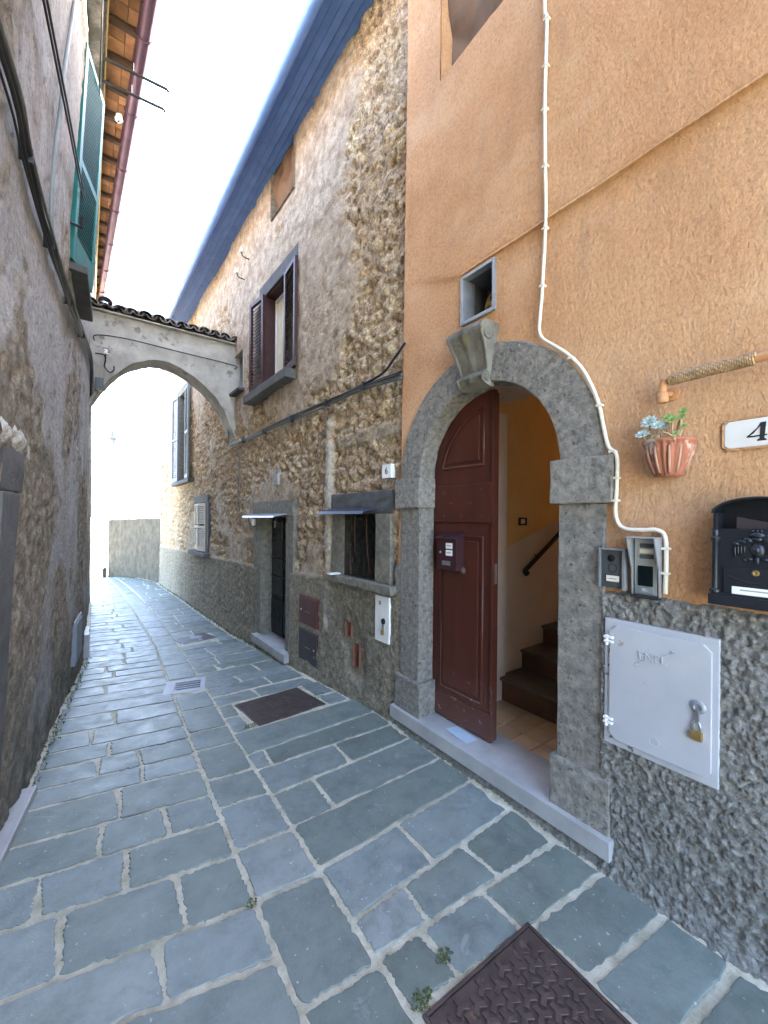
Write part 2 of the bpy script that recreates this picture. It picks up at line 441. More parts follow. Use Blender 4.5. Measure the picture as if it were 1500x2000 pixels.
M['white_plaster'] = mk('white_hall_plaster', (0.76, 0.70, 0.63), (0.66, 0.60, 0.53), 3, 0.9, 40, 0.2, 0.003)
M['ochre'] = mk('ochre_warm_light_tint', (0.80, 0.59, 0.27), (0.73, 0.52, 0.22), 2.5, 0.85, 40, 0.2, 0.003)  # warm light from up the stairs put into the wall colour
M['hall_tile'] = mk('beige_floor_tile', (0.60, 0.44, 0.28), (0.48, 0.335, 0.21), 7, 0.45, 60, 0.15, 0.002, objvar=0.18)
M['terracotta_step'] = mk('terracotta_riser', (0.16, 0.078, 0.045), (0.10, 0.05, 0.03), 8, 0.7, 60, 0.3, 0.003)
M['tread'] = mk('dark_stone_tread', (0.14, 0.125, 0.10), (0.09, 0.08, 0.065), 8, 0.7, 60, 0.3, 0.003)
M['iron'] = mk('black_iron', (0.02, 0.02, 0.022), (0.012, 0.012, 0.013), 30, 0.5, 120, 0.3, 0.002, 0.2)
M['cast'] = mk('dark_cast_metal', (0.018, 0.021, 0.028), (0.012, 0.014, 0.019), 25, 0.42, 90, 0.3, 0.002, 0.3, 0.5)
M['rusty'] = mk('rusty_brown_iron', (0.105, 0.072, 0.062), (0.055, 0.038, 0.034), 9, 0.55, 90, 0.4, 0.003, 0.35, spots=((0.15, 0.10, 0.075), 20, 0.6))
M['zinc'] = mk('galvanised_steel', (0.36, 0.38, 0.41), (0.26, 0.28, 0.30), 14, 0.42, 90, 0.2, 0.002, 0.6)
M['grey_paint'] = mk('pale_grey_cabinet_paint', (0.42, 0.425, 0.45), (0.36, 0.365, 0.39), 3.5, 0.5, 70, 0.12, 0.002, wear=((0.30, 0.26, 0.22), 9, 0.66))
M['white_paint'] = mk('white_paint', (0.78, 0.77, 0.74), (0.66, 0.65, 0.62), 6, 0.5, 80, 0.15, 0.002)
M['ivory'] = mk('ivory_pvc', (0.72, 0.67, 0.55), (0.60, 0.55, 0.44), 10, 0.5, 90, 0.15, 0.002)
M['paper'] = mk('white_paper', (0.80, 0.80, 0.77), (0.70, 0.70, 0.67), 20, 0.8, 90, 0.1, 0.001)
M['ink'] = mk('black_ink', (0.02, 0.02, 0.022), (0.014, 0.014, 0.015), 20, 0.6, 90, 0.0)
M['smudge'] = mk('faded_grey_print', (0.34, 0.33, 0.31), (0.22, 0.21, 0.2), 90, 0.8, 90, 0.0)
M['alu'] = mk('brushed_aluminium', (0.50, 0.50, 0.47), (0.42, 0.42, 0.40), 12, 0.4, 150, 0.1, 0.001, 0.7)
M['dark_plastic'] = mk('grey_panel', (0.085, 0.09, 0.095), (0.07, 0.074, 0.078), 12, 0.45, 150, 0.1, 0.001, 0.2)
M['black_gloss'] = mat_glass('black_glass_screen', (0.006, 0.006, 0.007))
M['glass'] = mat_glass('window_glass', (0.03, 0.035, 0.035))
M['brass'] = mk('brass', (0.48, 0.32, 0.11), (0.36, 0.23, 0.08), 20, 0.4, 90, 0.15, 0.001, 0.8)
M['chrome'] = mk('dull_chrome', (0.5, 0.5, 0.5), (0.38, 0.38, 0.38), 20, 0.3, 90, 0.1, 0.001, 0.9)
M['maroon_box'] = mk('maroon_letter_box_paint', (0.045, 0.014, 0.018), (0.03, 0.01, 0.013), 14, 0.42, 90, 0.1, 0.001, spec=0.45)
M['maroon_panel'] = mk('maroon_meter_door_paint', (0.10, 0.03, 0.028), (0.07, 0.022, 0.022), 6, 0.5, 80, 0.2, 0.002)
M['slate_panel'] = mk('faded_dark_meter_door', (0.045, 0.045, 0.05), (0.05, 0.028, 0.028), 3, 0.5, 80, 0.2, 0.002)
M['shutter_brown'] = mk('brown_shutter_paint', (0.052, 0.02, 0.018), (0.034, 0.013, 0.012), 12, 0.5, 80, 0.15, 0.002)
M['slat_brown'] = mk('dark_brown_louvre', (0.05, 0.026, 0.028), (0.036, 0.019, 0.02), 12, 0.55, 80, 0.15, 0.002)
M['slat_brown_2'] = M['slat_brown']
M['green'] = mk('teal_green_shutter_paint', (0.012, 0.15, 0.15), (0.009, 0.105, 0.11), 8, 0.5, 80, 0.15, 0.002)
M['grey_shutter'] = mk('faded_blue_grey_shutter', (0.20, 0.225, 0.25), (0.15, 0.17, 0.19), 8, 0.6, 80, 0.15, 0.002)
M['cream_shutter'] = mk('faded_cream_shutter', (0.56, 0.50, 0.41), (0.42, 0.36, 0.29), 9, 0.65, 80, 0.2, 0.002)
M['curtain'] = mk('pale_curtain', (0.62, 0.58, 0.44), (0.5, 0.46, 0.34), 6, 0.9, 60, 0.1, 0.002)
M['cloth'] = mk('brown_tarpaulin', (0.20, 0.125, 0.08), (0.125, 0.078, 0.05), 6, 0.95, 70, 0.3, 0.003, spec=0.05)
M['cable'] = mk('black_cable', (0.022, 0.022, 0.024), (0.014, 0.014, 0.015), 20, 0.55, 90, 0.1, 0.001)
M['cable_grey'] = mk('grey_cable', (0.13, 0.13, 0.125), (0.085, 0.085, 0.08), 20, 0.6, 90, 0.1, 0.001)
M['porcelain'] = mk('white_porcelain', (0.80, 0.80, 0.78), (0.7, 0.7, 0.68), 10, 0.25, 90, 0.0, spec=0.5)
M['soffit'] = mk('flare_tinted_soffit_board', (0.075, 0.15, 0.37), (0.05, 0.105, 0.28), 5, 0.6, 50, 0.2, 0.003, objvar=0.12)  # lens-flare blue put into the board colour
M['gutter_blue'] = mk('flare_tinted_gutter', (0.16, 0.30, 0.66), (0.13, 0.25, 0.58), 6, 0.4, 90, 0.1, 0.001, 0.1)  # same flare blue put into the gutter colour
M['gutter'] = mk('purplish_copper_gutter', (0.20, 0.12, 0.165), (0.14, 0.085, 0.12), 6, 0.42, 90, 0.15, 0.001, 0.5)
M['terracotta'] = mk('old_terracotta_tile', (0.52, 0.27, 0.13), (0.30, 0.145, 0.075), 9, 0.85, 50, 0.5, 0.005, objvar=0.35)
M['rooftile'] = mk('weathered_barrel_tile', (0.27, 0.23, 0.20), (0.13, 0.12, 0.115), 12, 0.85, 50, 0.5, 0.005, objvar=0.3, spots=((0.33, 0.29, 0.22), 16, 0.64))
M['timber'] = mk('dark_rafter', (0.12, 0.07, 0.045), (0.07, 0.042, 0.028), 8, 0.8, 40, 0.4, 0.004)
M['yellow_trim'] = mk('pale_yellow_cornice', (0.72, 0.56, 0.22), (0.6, 0.45, 0.17), 4, 0.85, 50, 0.3, 0.003)
M['arch_render'] = mk('patchy_cream_render', (0.47, 0.445, 0.40), (0.27, 0.25, 0.225), 3.4, 0.9, 34, 0.7, 0.01, spots=((0.21, 0.19, 0.165), 5, 0.6), detail=9)
M['pot'] = mk('terracotta_pot', (0.36, 0.135, 0.075), (0.25, 0.09, 0.05), 12, 0.8, 60, 0.3, 0.003, spots=((0.46, 0.33, 0.27), 9, 0.56))
M['pot_stripe'] = mk('whitish_lime_streak', (0.44, 0.27, 0.20), (0.34, 0.17, 0.11), 18, 0.85, 60, 0.3, 0.003)
M['soil'] = mk('dark_soil', (0.05, 0.035, 0.025), None, 30, 0.95, 60, 0.9, 0.01)
M['leaf_grey'] = mk('glaucous_leaf', (0.46, 0.54, 0.49), (0.30, 0.38, 0.35), 20, 0.6, 60, 0.0)
M['leaf_green'] = mk('green_succulent_leaf', (0.30, 0.42, 0.13), (0.2, 0.3, 0.09), 20, 0.55, 60, 0.0)
M['stem'] = mk('pinkish_stem', (0.42, 0.27, 0.16), (0.3, 0.2, 0.11), 20, 0.8, 60, 0.2, 0.002)
M['wrap'] = mk('frayed_jute_wrap', (0.46, 0.30, 0.16), (0.20, 0.13, 0.075), 22, 0.95, 70, 0.8, 0.005)
M['orange_pipe'] = mk('painted_pipe', (0.50, 0.255, 0.12), (0.40, 0.19, 0.085), 12, 0.6, 70, 0.3, 0.002)
M['blue_patch'] = mk('pale_blue_patch', (0.40, 0.49, 0.58), (0.34, 0.43, 0.52), 14, 0.8, 60, 0.2, 0.002)
M['moss'] = mk('green_weed', (0.085, 0.11, 0.035), (0.05, 0.07, 0.022), 30, 0.8, 60, 0.0)
M['marble_plaque'] = mk('white_marble_plaque', (0.66, 0.65, 0.63), (0.56, 0.55, 0.54), 5, 0.4, 80, 0.1, 0.001)
M['tin'] = mk('pale_tin_sheet', (0.46, 0.48, 0.50), (0.34, 0.36, 0.38), 9, 0.35, 80, 0.15, 0.001, 0.5)
M['dark_tin'] = mk('dark_tin_sheet', (0.07, 0.085, 0.12), (0.045, 0.055, 0.08), 9, 0.4, 80, 0.15, 0.001, 0.5)
M['dark_metal_door'] = mk('dark_painted_metal', (0.016, 0.02, 0.022), (0.011, 0.014, 0.016), 9, 0.4, 80, 0.1, 0.001, 0.2)
M['rubble_dark'] = mk('dark_leak_backing', (0.03, 0.025, 0.018), (0.012, 0.010, 0.008), 9, 0.95, 30, 1.0, 0.03)
M['pale_rubble'] = mk('pale_lime_rubble', (0.66, 0.64, 0.60), (0.30, 0.27, 0.22), 16, 0.9, 40, 1.0, 0.02, detail=9)
M['ground'] = mk('dry_pale_ground', (0.36, 0.33, 0.25), (0.25, 0.25, 0.15), 0.05, 0.95, 2, 0.2, 0.05)
M['brick_red'] = mk('old_red_brick', (0.23, 0.095, 0.055), (0.14, 0.06, 0.04), 14, 0.9, 50, 0.7, 0.006)
M['lowwall'] = mk('old_boundary_wall_render', (0.12, 0.098, 0.066), (0.05, 0.041, 0.028), 4.0, 0.92, 22, 1.0, 0.03, detail=10)

# ------------------------------------------------------------------ street, paving, far ground
ZY = [-5, 3, 4.6, 7, 9.5, 12, 15, 17, 19, 22, 30]; ZZ = [0, 0, -.10, -.27, -.32, -.36, -.44, -.52, -.66, -1.1, -3.0]
def zs(Y): return float(np.interp(Y, ZY, ZZ))

street = grid_mesh('street', np.linspace(-2.2, 2.6, 90), np.concatenate([np.linspace(-3, 9, 260), np.linspace(9.1, 32, 90)]),
    lambda X, Y: (X, Y, np.interp(Y, ZY, ZZ) + 0.012 * (fbm(X * 12, Y * 12, 3) - 0.45) + 0.05 * sstep(1.98, 2.1, X + 0.04 * (fbm(X * 3, Y * 5, 8) - .5)) * (Y < 2.7)),
    M['mortar'], None, lambda X, Y: ~((X > .70) & (X < .97) & (Y > 4.61) & (Y < 4.93)))
tag(street, kind='structure')
g = grid_mesh('ground', np.linspace(-4000, 4000, 41), np.linspace(-4000, 4000, 41), lambda X, Y: (X, Y, X * 0 - 3.25), M['ground'], None)
tag(g, kind='structure')

def stone_mesh(poly, joint=0.016, near=True):
    """worn paving stone over the world-space polygon (x, y); origin at its centre on the street"""
    P = np.array(poly, float); c = P.mean(0); zc = zs(c[1])
    n = len(P); area = 0.5 * np.sum(P[:, 0] * np.roll(P[:, 1], -1) - np.roll(P[:, 0], -1) * P[:, 1])
    if area < 0: P = P[::-1]
    ins = []
    for i in range(n):                                    # inset each edge by the joint
        a, b, d = P[i - 1], P[i], P[(i + 1) % n]
        e1 = (b - a) / np.linalg.norm(b - a); e2 = (d - b) / np.linalg.norm(d - b)
        n1 = np.array([-e1[1], e1[0]]); n2 = np.array([-e2[1], e2[0]])
        ins.append(b + (n1 + n2) * joint / (1 + max(-0.6, float(n1 @ n2))))
    ins = np.array(ins); ring = []
    k = (20 if c[1] < 4.3 else 9) if near else 3
    rad = 0.006 + 0.012 * random.random()
    for i in range(n):
        a, b = ins[i], ins[(i + 1) % n]; L = np.linalg.norm(b - a)
        f0 = min(0.3, rad / L)
        for t in np.linspace(f0, 1 - f0, k):
            p = a + (b - a) * t
            ring.append(p)
    ring = np.array(ring); m = len(ring)
    if near: ring = ring + rng.normal(0, 0.0030 if c[1] < 4.3 else 0.002, ring.shape) + np.stack([fbm(ring[:, 0] * 16, ring[:, 1] * 16, 4, 2) - .5, fbm(ring[:, 0] * 16, ring[:, 1] * 16, 6, 2) - .5], -1) * 0.008
    h = 0.006 + random.uniform(-0.002, 0.003); tx, ty = random.uniform(-.008, .008), random.uniform(-.008, .008)
    V = []; F = []
    for ind, dz in ((0.0, -0.03), (0.001, h * 0.5), (0.004, h * 0.9), (0.010, h), (0.09, h + 0.0003)):
        for p in ring:
            q = c + (p - c) * (1 - min(.6, ind / max(0.06, np.linalg.norm(p - c))))
            dd = q - c
            V.append((dd[0], dd[1], zs(q[1]) - zc + dz + tx * dd[0] + ty * dd[1]))
    L_ = 5
    for r in range(L_ - 1):
        for i in range(m):
            F.append((r * m + i, r * m + (i + 1) % m, (r + 1) * m + (i + 1) % m, (r + 1) * m + i))
    V.append((0, 0, h + 0.001)); ci = len(V) - 1
    for i in range(m): F.append(((L_ - 1) * m + i, (L_ - 1) * m + (i + 1) % m, ci))
    return V, F, (c[0], c[1], zc)

far_mb = MB(); n_stone = 0
def lay(poly, joint=0.016):
    global n_stone
    P = np.array(poly); cy = P[:, 1].mean()
    w = np.ptp(P[:, 0]); d = np.ptp(P[:, 1])
    if w < 0.05 or d < 0.05: return
    V, F, c = stone_mesh(poly, joint, cy < 6.5)
    if cy > 12.5 or n_stone >= 290:
        far_mb.add([(v[0] + c[0], v[1] + c[1], v[2] + c[2]) for v in V], F); return
    me = bpy.data.meshes.new('paving_stone'); me.from_pydata(V, [], F)
    o = link('paving_stone', me, M['paving'], street, m=Matrix.Translation(c)); n_stone += 1

def xl(y):        # left foot of the street, the old wall leans and bulges
    return float(np.interp(y, BY, BX))
BY = [-3, .5, 1.4, 2.4, 3.2, 4.3, 5.5, 6.4, 8, 11, 14]; BX = [-1.1, -.72, -.60, -.45, -.37, -.30, -.2, -.13, -.10, -.10, -.10]
TYL = [-3, .5, 2.0, 4.3, 10, 14]; TXL = [-.8, -.5, -.16, -.07, -.05, -.08]
def strip_x(y): return float(np.interp(y, [0, 3, 4.5, 7, 9.5, 13, 20], [.585, .60, .66, .77, .72, .62, .30])), float(np.interp(y, [0, 3, 4.5, 7, 9.5, 13, 20], [.90, .90, .965, 1.07, 1.06, .92, .55]))
def xr(y):        # foot of the right houses
    return 2.0 if y < 2.6 else 2.05 - (y - 2.62) * math.tan(R(1.7))

def row(l0, l1, xa, xb, joints):
    """stones of one course between the lines y = a x + b (near) and (far)"""
    xs = [xa] + sorted(joints) + [xb]
    Y = lambda l, x: l[0] * x + l[1]
    for a, b in zip(xs[:-1], xs[1:]):
        ja, jb = [random.uniform(-.012, .012) if q not in (xa, xb) else 0 for q in (a, b)]
        lay([(a + ja, Y(l0, a)), (b + jb, Y(l0, b)), (b - jb, Y(l1, b)), (a - ja, Y(l1, a))], random.uniform(.010, .016))

# left band, measured courses
LB = [(-.24, .62), (-.24, .98), (-.24, 1.30), (-.242, 1.634), (-.19, 1.878), (-.19, 2.192), (-.165, 2.461), (-.177, 2.727), (-.18, 3.046), (-.171, 3.274), (-.16, 3.549), (-.167, 3.812), (-.171, 4.144), (-.20, 4.50)]
LJ = [[-.05, .3], [-.2, .2], [0.05], [.215], [-.1, .325], [-.195, .135], [.035, .34], [.13], [.27], [.03, .275], [.10], [-.01], [.16]]
for i in range(len(LB) - 1):
    ym = LB[i][1]
    row(LB[i], LB[i + 1], xl(ym) + .04, strip_x(ym)[0], LJ[i])
y = 4.50
while y < 21:
    d = random.uniform(.24, .36) if y < 12 else random.uniform(.32, .5); xa = xl(y) + .03 if y < 13 else -.8; xb = strip_x(y)[0]
    js = [xa + (xb - xa) * random.uniform(.3, .7)] if random.random() < .75 else []
    row((-.20, y), (-.20 + random.uniform(-.02, .02), y + d), xa, xb, js); y += d
# centre guide course
SJ = [.25, .72, 1.27, 1.755, 2.09, 2.455, 2.755, 3.18, 3.515, 4.02, 4.47, 5.05, 5.72, 6.30, 6.98, 7.6, 8.3, 8.9, 9.6, 10.2, 10.9, 11.5, 12.2, 13, 13.8, 14.6, 15.5, 16.4, 17.4, 18.4, 19.6]
for a, b in zip(SJ[:-1], SJ[1:]):
    if a == 4.47: continue                                # the drain grate sits here
    (x0, x1), (x2, x3) = strip_x(a), strip_x(b)
    lay([(x0, a + .02), (x1, a - .02), (x3, b - .02), (x2, b + .02)], .012)
# right band, measured courses
RB = [(-.12, -.10), (-.12, .30), (-.119, .676), (-.118, .916), (-.105, 1.151), (-.081, 1.348), (.025, 1.424), (.024, 1.736), (-.008, 2.096), (.013, 2.392), (-.035, 2.73), (.014, 2.897), (-.018, 3.309)]
row(RB[0], RB[1], .90, 2.035, [1.3, 1.7])
row(RB[1], RB[2], .90, 2.035, [1.42])
lay([(.90, .57), (.925, .57), (.925, 1.0), (.90, 1.0)])
lay([(1.50, .50), (2.035, .44), (2.035, .68), (1.50, .745)]); lay([(1.50, .745), (2.035, .68), (2.035, .94), (1.50, 1.0)])
row((-.105, 1.151), RB[5], .90, 2.035, [1.12, 1.46])
row(RB[5], RB[6], .90, 2.035, [1.175, 1.585])
row(RB[6], RB[7], .90, 2.035, [1.39])
row(RB[7], RB[8], .90, 2.035, [])
row(RB[8], RB[9], .90, 2.035, [1.17]); row(RB[9], RB[10], .90, 2.035, [1.485]); row(RB[10], RB[11], .90, 2.035, [1.02]); row(RB[11], RB[12], .90, 2.035, [])
lay([(.91, 3.30), (1.07, 3.29), (1.07, 3.62), (.92, 3.64)]); lay([(.92, 3.64), (1.07, 3.62), (1.08, 3.95), (.94, 3.95)])
lay([(1.78, 3.30), (2.0, 3.30), (2.0, 3.55), (1.78, 3.55)]); lay([(1.78, 3.57), (1.99, 3.57), (1.99, 3.95), (1.77, 3.95)])
y = 3.96
while y < 21:
    d = random.uniform(.26, .38) if y < 12 else random.uniform(.34, .5); xb = xr(y) - .06 if y < 15 else 1.7 - (y - 14.7) * .2; xa = strip_x(y)[1]
    js = [xa + (xb - xa) * random.uniform(.25, .75)] if random.random() < .7 else []
    if y + d > 6.86 and y < 7.40: js = [];  xa = max(xa, 1.63)
    row((-.02, y), (-.02 + random.uniform(-.02, .02), y + d), xa, xb, js); y += d
tag(far_mb.build('paving_stones', M['paving'], street, smooth=True), kind='stuff')

# ------------------------------------------------------------------ orange house
oh = thing('orange_house', 'orange stucco house with stone arched doorway standing half open', 'house', FA)
DC, DR, DRO, ZSP = 1.783, 0.577, 0.815, 2.045          # doorway centre, inner and outer arch radius, springing height
def seam(z): return np.interp(z, [0, 1.3, 2.4, 3.9, 6.0, 7.4], [2.672, 2.65, 2.613, 2.588, 2.575, 2.57])
def orange_fn(S, Z):
    s2 = S + sstep(2.4, 2.6, S) * (seam(Z) - 2.6)
    zc = 3.42 + 0.20 * sstep(1.9, 2.55, S) + .012 * (fbm(S * 4, Z * 0, 5) - .5)
    n = 0.014 * (fbm(S * 1.7, Z * 1.7, 21) - .5) + 0.006 * (fbm(S * 14, Z * 14, 22) - .5) + 0.003 * (fbm(S * 40, Z * 40, 24, 2) - .5)
    n = n + 0.017 * sstep(-.008, .008, Z - zc) * (1 - 0.75 * sstep(1.75, 2.5, S))
    n = n + 0.02 * sstep(.05, .0, np.abs(S - DC) * 0 + (Z - 1.33)) * 0
    return s2, n, Z
def okeep(S, Z):
    k = ~((S > 1.664) & (S < 1.93) & (Z > 3.08) & (Z < 3.385))
    k &= ~((S > 1.23) & (S < 2.18) & (Z > 4.98) & (Z < 6.3))
    k &= ~((np.abs(S - DC) < 0.70) & (Z < ZSP)) & ~(np.hypot(S - DC, Z - ZSP) < 0.70)
    return k
grid_mesh('wall', lines(-3.0, 2.6, .022, (1.23, 1.664, 1.93, 2.18)), lines(1.30, 7.3, .022, (3.08, 3.385, 4.98, 6.3)), orange_fn, M['stucco'], oh, okeep, flip=True)
lipz = lambda s_: 3.418 + .012 * (float(fbm(np.array([s_ * 4.0]), np.array([0.0]), 5)[0]) - .5)
MB().add([q for s_ in np.linspace(-3, 1.93, 120) for q in ((s_, -.01, lipz(s_) - .004), (s_, .024, lipz(s_) - .002), (s_, .020, lipz(s_) + .012), (s_, -.01, lipz(s_) + .014))],
    [(i * 4 + k, i * 4 + (k + 1) % 4, i * 4 + 4 + (k + 1) % 4, i * 4 + 4 + k) for i in range(119) for k in range(4)]).build('plaster_lip', M['stucco'], oh)
def dado_fn(S, Z):
    ztop = 1.372 + 0.035 * (fbm(S * 9, S * 0, 41, 5, .65) - .5) + .02 * sstep(.9, .8, S) * sstep(.7, .8, S)
    f1, f2, cid = worley(S * 66 + 3 * fbm(S * 18, Z * 18, 33), Z * 54 + 3 * fbm(S * 18, Z * 18, 34), 31)
    h = 0.022 + 0.017 * (1 - f1) * (0.1 + cid) + 0.020 * (fbm(S * 34, Z * 34, 35, 3, .7) - .5) + 0.02 * (fbm(S * 3, Z * 3, 36) - .5)
    h = h * sstep(0, .02, ztop - Z) + 0.045 * sstep(.16, -.1, Z + .05 * (fbm(S * 6, Z * 6, 38) - .5))
    return S, h, np.minimum(Z, ztop)
grid_mesh('dado', np.concatenate([np.linspace(-3, -.6, 60), np.linspace(-.59, .966, 225)]), np.linspace(-.15, 1.40, 225), dado_fn, M['roughcast'], oh, flip=True)
grid_mesh('base_course', np.linspace(.966, 2.68, 170), np.linspace(-.15, .10, 24), lambda S, Z: (S, dado_fn(S, Z * 0 + .6 + Z)[1] * 0.8 + .01 + .05 * sstep(.06, -.06, Z), Z), M['roughcast'], oh, flip=True)
grid_mesh('base_course', np.linspace(2.575, 2.672, 12), np.linspace(.09, 1.34, 120), lambda S, Z: (S, dado_fn(S, Z)[1] * .6 - .004, Z), M['roughcast'], oh, flip=True)
MB().box(.905, 2.655, -.30, .072, .085, .182).build('threshold', M['marble'], oh, bevel=.004)
for a, b in ((.962, 1.206), (2.36, 2.592)):
    MB().box(a, b, -.135, .020, .44, 1.812).build('jamb', M['peperino'], oh, bevel=.006, cuts=4, rough=.0035)
for a, b in ((.922, 1.238), (2.325, 2.63)):
    MB().box(a, b, -.136, .042, .17, .447).build('plinth', M['peperino'], oh, bevel=.012, cuts=3, rough=.004)
for a, b in ((.92, 1.246), (2.345, 2.647)):
    MB().box(a, b, -.136, .044, 1.811, 2.046).build('impost', M['peperino'], oh, bevel=.008, cuts=3, rough=.004)
def arch_ring(a0, a1, n=26):
    mb = MB(); vs = []; fs = []
    prof = [(DR, -.136), (DR, .014), (DR + .006, .020), ((DR + DRO) / 2 - .06, .021), ((DR + DRO) / 2 + .06, .021), (DRO - .008, .020), (DRO, .012), (DRO, -.02), ((DR + DRO) / 2, -.136)]
    for i in range(n + 1):
        t = a0 + (a1 - a0) * i / n
        for r, y in prof: vs.append((DC + r * math.cos(t), y, ZSP + r * math.sin(t)))
    k = len(prof)
    for i in range(n):
        for j in range(k): fs.append((i * k + j, i * k + (j + 1) % k, (i + 1) * k + (j + 1) % k, (i + 1) * k + j))
    fs += [tuple(range(k)), tuple(range(n * k + k - 1, n * k - 1, -1))]
    return mb.add(vs, fs)
arch_ring(R(180), R(97)).build('arch_stone', M['peperino'], oh, cuts=1, rough=.004)
arch_ring(R(0), R(83.5)).build('arch_stone', M['peperino'], oh, cuts=1, rough=.004)
# scrolled keystone
def keystone():
    prof = [(2.585, .02), (2.60, .075), (2.615, .095), (2.645, .105), (2.672, .09), (2.685, .066), (2.70, .062), (2.75, .075), (2.80, .092), (2.85, .112), (2.89, .135), (2.93, .16), (2.965, .165), (2.995, .15), (3.012, .11), (3.012, .05), (2.995, .02)]
    us = [-1, -.985, -.93, -.90, -.84, -.80, -.55, -.28, -.22, -.12, 0, .12, .22, .28, .55, .80, .84, .90, .93, .985, 1]
    def rid(u):
        u = abs(u)
        return 0.0 if u > .84 else (-.018 if u > .8 else (-.018 + .014 * math.sin((.8 - u) / .52 * math.pi) if u > .28 else (.012 * math.cos(u / .28 * math.pi / 2) - .018 * (u / .28))))
    vs = []; fs = []; m = len(us)
    for z, n in prof:
        w = .105 + (z - 2.6) * .12
        for u in us: vs.append((DC + .005 + u * w, max(.0, n + (rid(u) * .35 if .03 < n else 0)), 2.585 + (z - 2.585) * .90 + .006 * (1 - u * u)))
    for i in range(len(prof) - 1):
        for j in range(m - 1): fs.append((i * m + j, i * m + j + 1, (i + 1) * m + j + 1, (i + 1) * m + j))
    k = len(prof)
    back = len(vs)
    for i, (z, n) in enumerate(prof):
        w = .105 + (z - 2.6) * .12; zz = 2.585 + (z - 2.585) * .90; vs.append((DC + .005 - w, -.02, zz)); vs.append((DC + .005 + w, -.02, zz))
    for i in range(k - 1):
        fs.append((i * m, (i + 1) * m, back + 2 * i + 2, back + 2 * i)); fs.append((i * m + m - 1, back + 2 * i + 1, back + 2 * i + 3, (i + 1) * m + m - 1))
    fs.append((*range(m), back + 1, back)); fs.append((*range((k - 1) * m, k * m), back + 2 * k - 1, back + 2 * k - 2))
    return MB().add(vs, fs)
ks = keystone().build('keystone', M['peperino_mossy'], oh, smooth='auto', rough=.0015)
for sg in (-1, 1):                                          # volute reliefs on both cheeks
    for zc, nc, r, w in ((2.90, .095, .062, .144), (2.637, .062, .034, .110)):
        mb = MB(); x = DC + .005 + sg * w
        pts = []
        for i in range(40):
            t = i / 39; a = t * 2 * math.pi * 1.75 + (0 if sg > 0 else 0); rr = r * (1 - .82 * t)
            pts.append((x + sg * .002, nc + rr * math.cos(a), zc + rr * math.sin(a)))
        mb.tube(pts, .006, 6); mb.lathe([(.012, -.004), (.010, .006), (.002, .009)], (x, nc, zc), 10, 'x')
        mb.build('volute', M['peperino_mossy'], ks, smooth=True)
# door: left leaf closed, right leaf folded open into the hall
def leaf_outline(x0, x1, inset=0.0, zb=.19):
    pts = [(x0, zb)]; r = DR + .02 - inset
    pts = [(x0, zb), (x1, zb)]
    n = 22; a_end = math.acos(max(-1, min(1, (x1 - DC) / r))); a_start = math.acos(max(-1, min(1, (x0 - DC) / r)))
    for i in range(n + 1):
        a = a_end + (a_start - a_end) * i / n
        pts.append((DC + r * math.cos(a), ZSP - .02 + r * math.sin(a)))
    return pts
dl = MB().prism(leaf_outline(DC - .002, DC + DR + .018), -.185, -.145).build('door_leaf', M['door'], oh, bevel=.003)
def moulding(pts, w, h, n0):
    mb = MB(); P = [Vector((p[0], 0, p[1])) for p in pts] + [Vector((pts[0][0], 0, pts[0][1]))]
    return mb.tube([(p.x, n0, p.z) for p in P], w, 6)
px0, px1 = DC + .085, DC + DR - .075
for za, zb in ((.42, 1.60),):
    fr = [(px0, za), (px1, za), (px1, zb), (px0, zb)]
    MB().box(px0 + .035, px1 - .035, -.146, -.132, za + .035, zb - .035).build('panel', M['door'], dl, bevel=.01)
    moulding(fr, .012, 0, -.146).build('moulding', M['door'], dl, smooth=True)
def upper_panel(ins):
    r = DR - .08 - ins; xr_ = DC + .085 + ins; pts = [(xr_, 2.11 + ins)]
    amax = math.acos((xr_ - DC) / r); amin = math.asin(max(0, (2.11 + ins - ZSP + .02)) / r)
    for i in range(15):
        a = amin + (amax - amin) * i / 14; pts.append((DC + r * math.cos(a), ZSP - .02 + r * math.sin(a)))
    return pts
MB().prism(upper_panel(.035), -.146, -.132).build('panel', M['door'], dl, bevel=.008)
moulding(upper_panel(0), .012, 0, -.146).build('moulding', M['door'], dl, smooth=True)
MB().box(DC + .004, DC + DR - .004, -.146, -.128, 1.70, 1.98).build('lock_rail', M['door'], dl, bevel=.004)
for x, z in ((.09, 1.93), (.27, 1.93), (.46, 1.93), (.19, 1.84), (.38, 1.84), (.09, 1.745), (.27, 1.745), (.46, 1.745)):
    MB().lathe([(.010, 0), (.009, .005), (.003, .008)], (DC + x, -.128, z), 8, 'y').build('stud', M['door'], dl, smooth=True)
MB().box(DC + .004, DC + DR - .004, -.146, -.130, .195, .375).build('kick_rail', M['door'], dl, bevel=.005)
MB().box(DC - .012, DC + .006, -.19, -.13, .20, 2.6).build('meeting_stile', M['door'], dl, bevel=.003)
MB().box(DC - .0135, DC - .0115, -.178, -.152, 1.28, 1.42).build('lock_plate', M['chrome'], dl)
MB().lathe([(.028, 0), (.030, .012), (.022, .022), (.026, .034), (.004, .040)], (DC + .26, -.146, 1.345), 14, 'y').build('door_knob', M['rusty'], dl, smooth=True)
rl = MB().prism([(-.74, .19), (-.16, .19), (-.16, 2.02), (-.30, 2.38), (-.50, 2.53), (-.74, 2.58)], 1.150, 1.19, 'x').build('door_leaf', M['door'], oh, bevel=.003)
MB().box(1.188, 1.198, -.66, -.24, .45, 1.60).build('panel', M['door'], rl, bevel=.004)
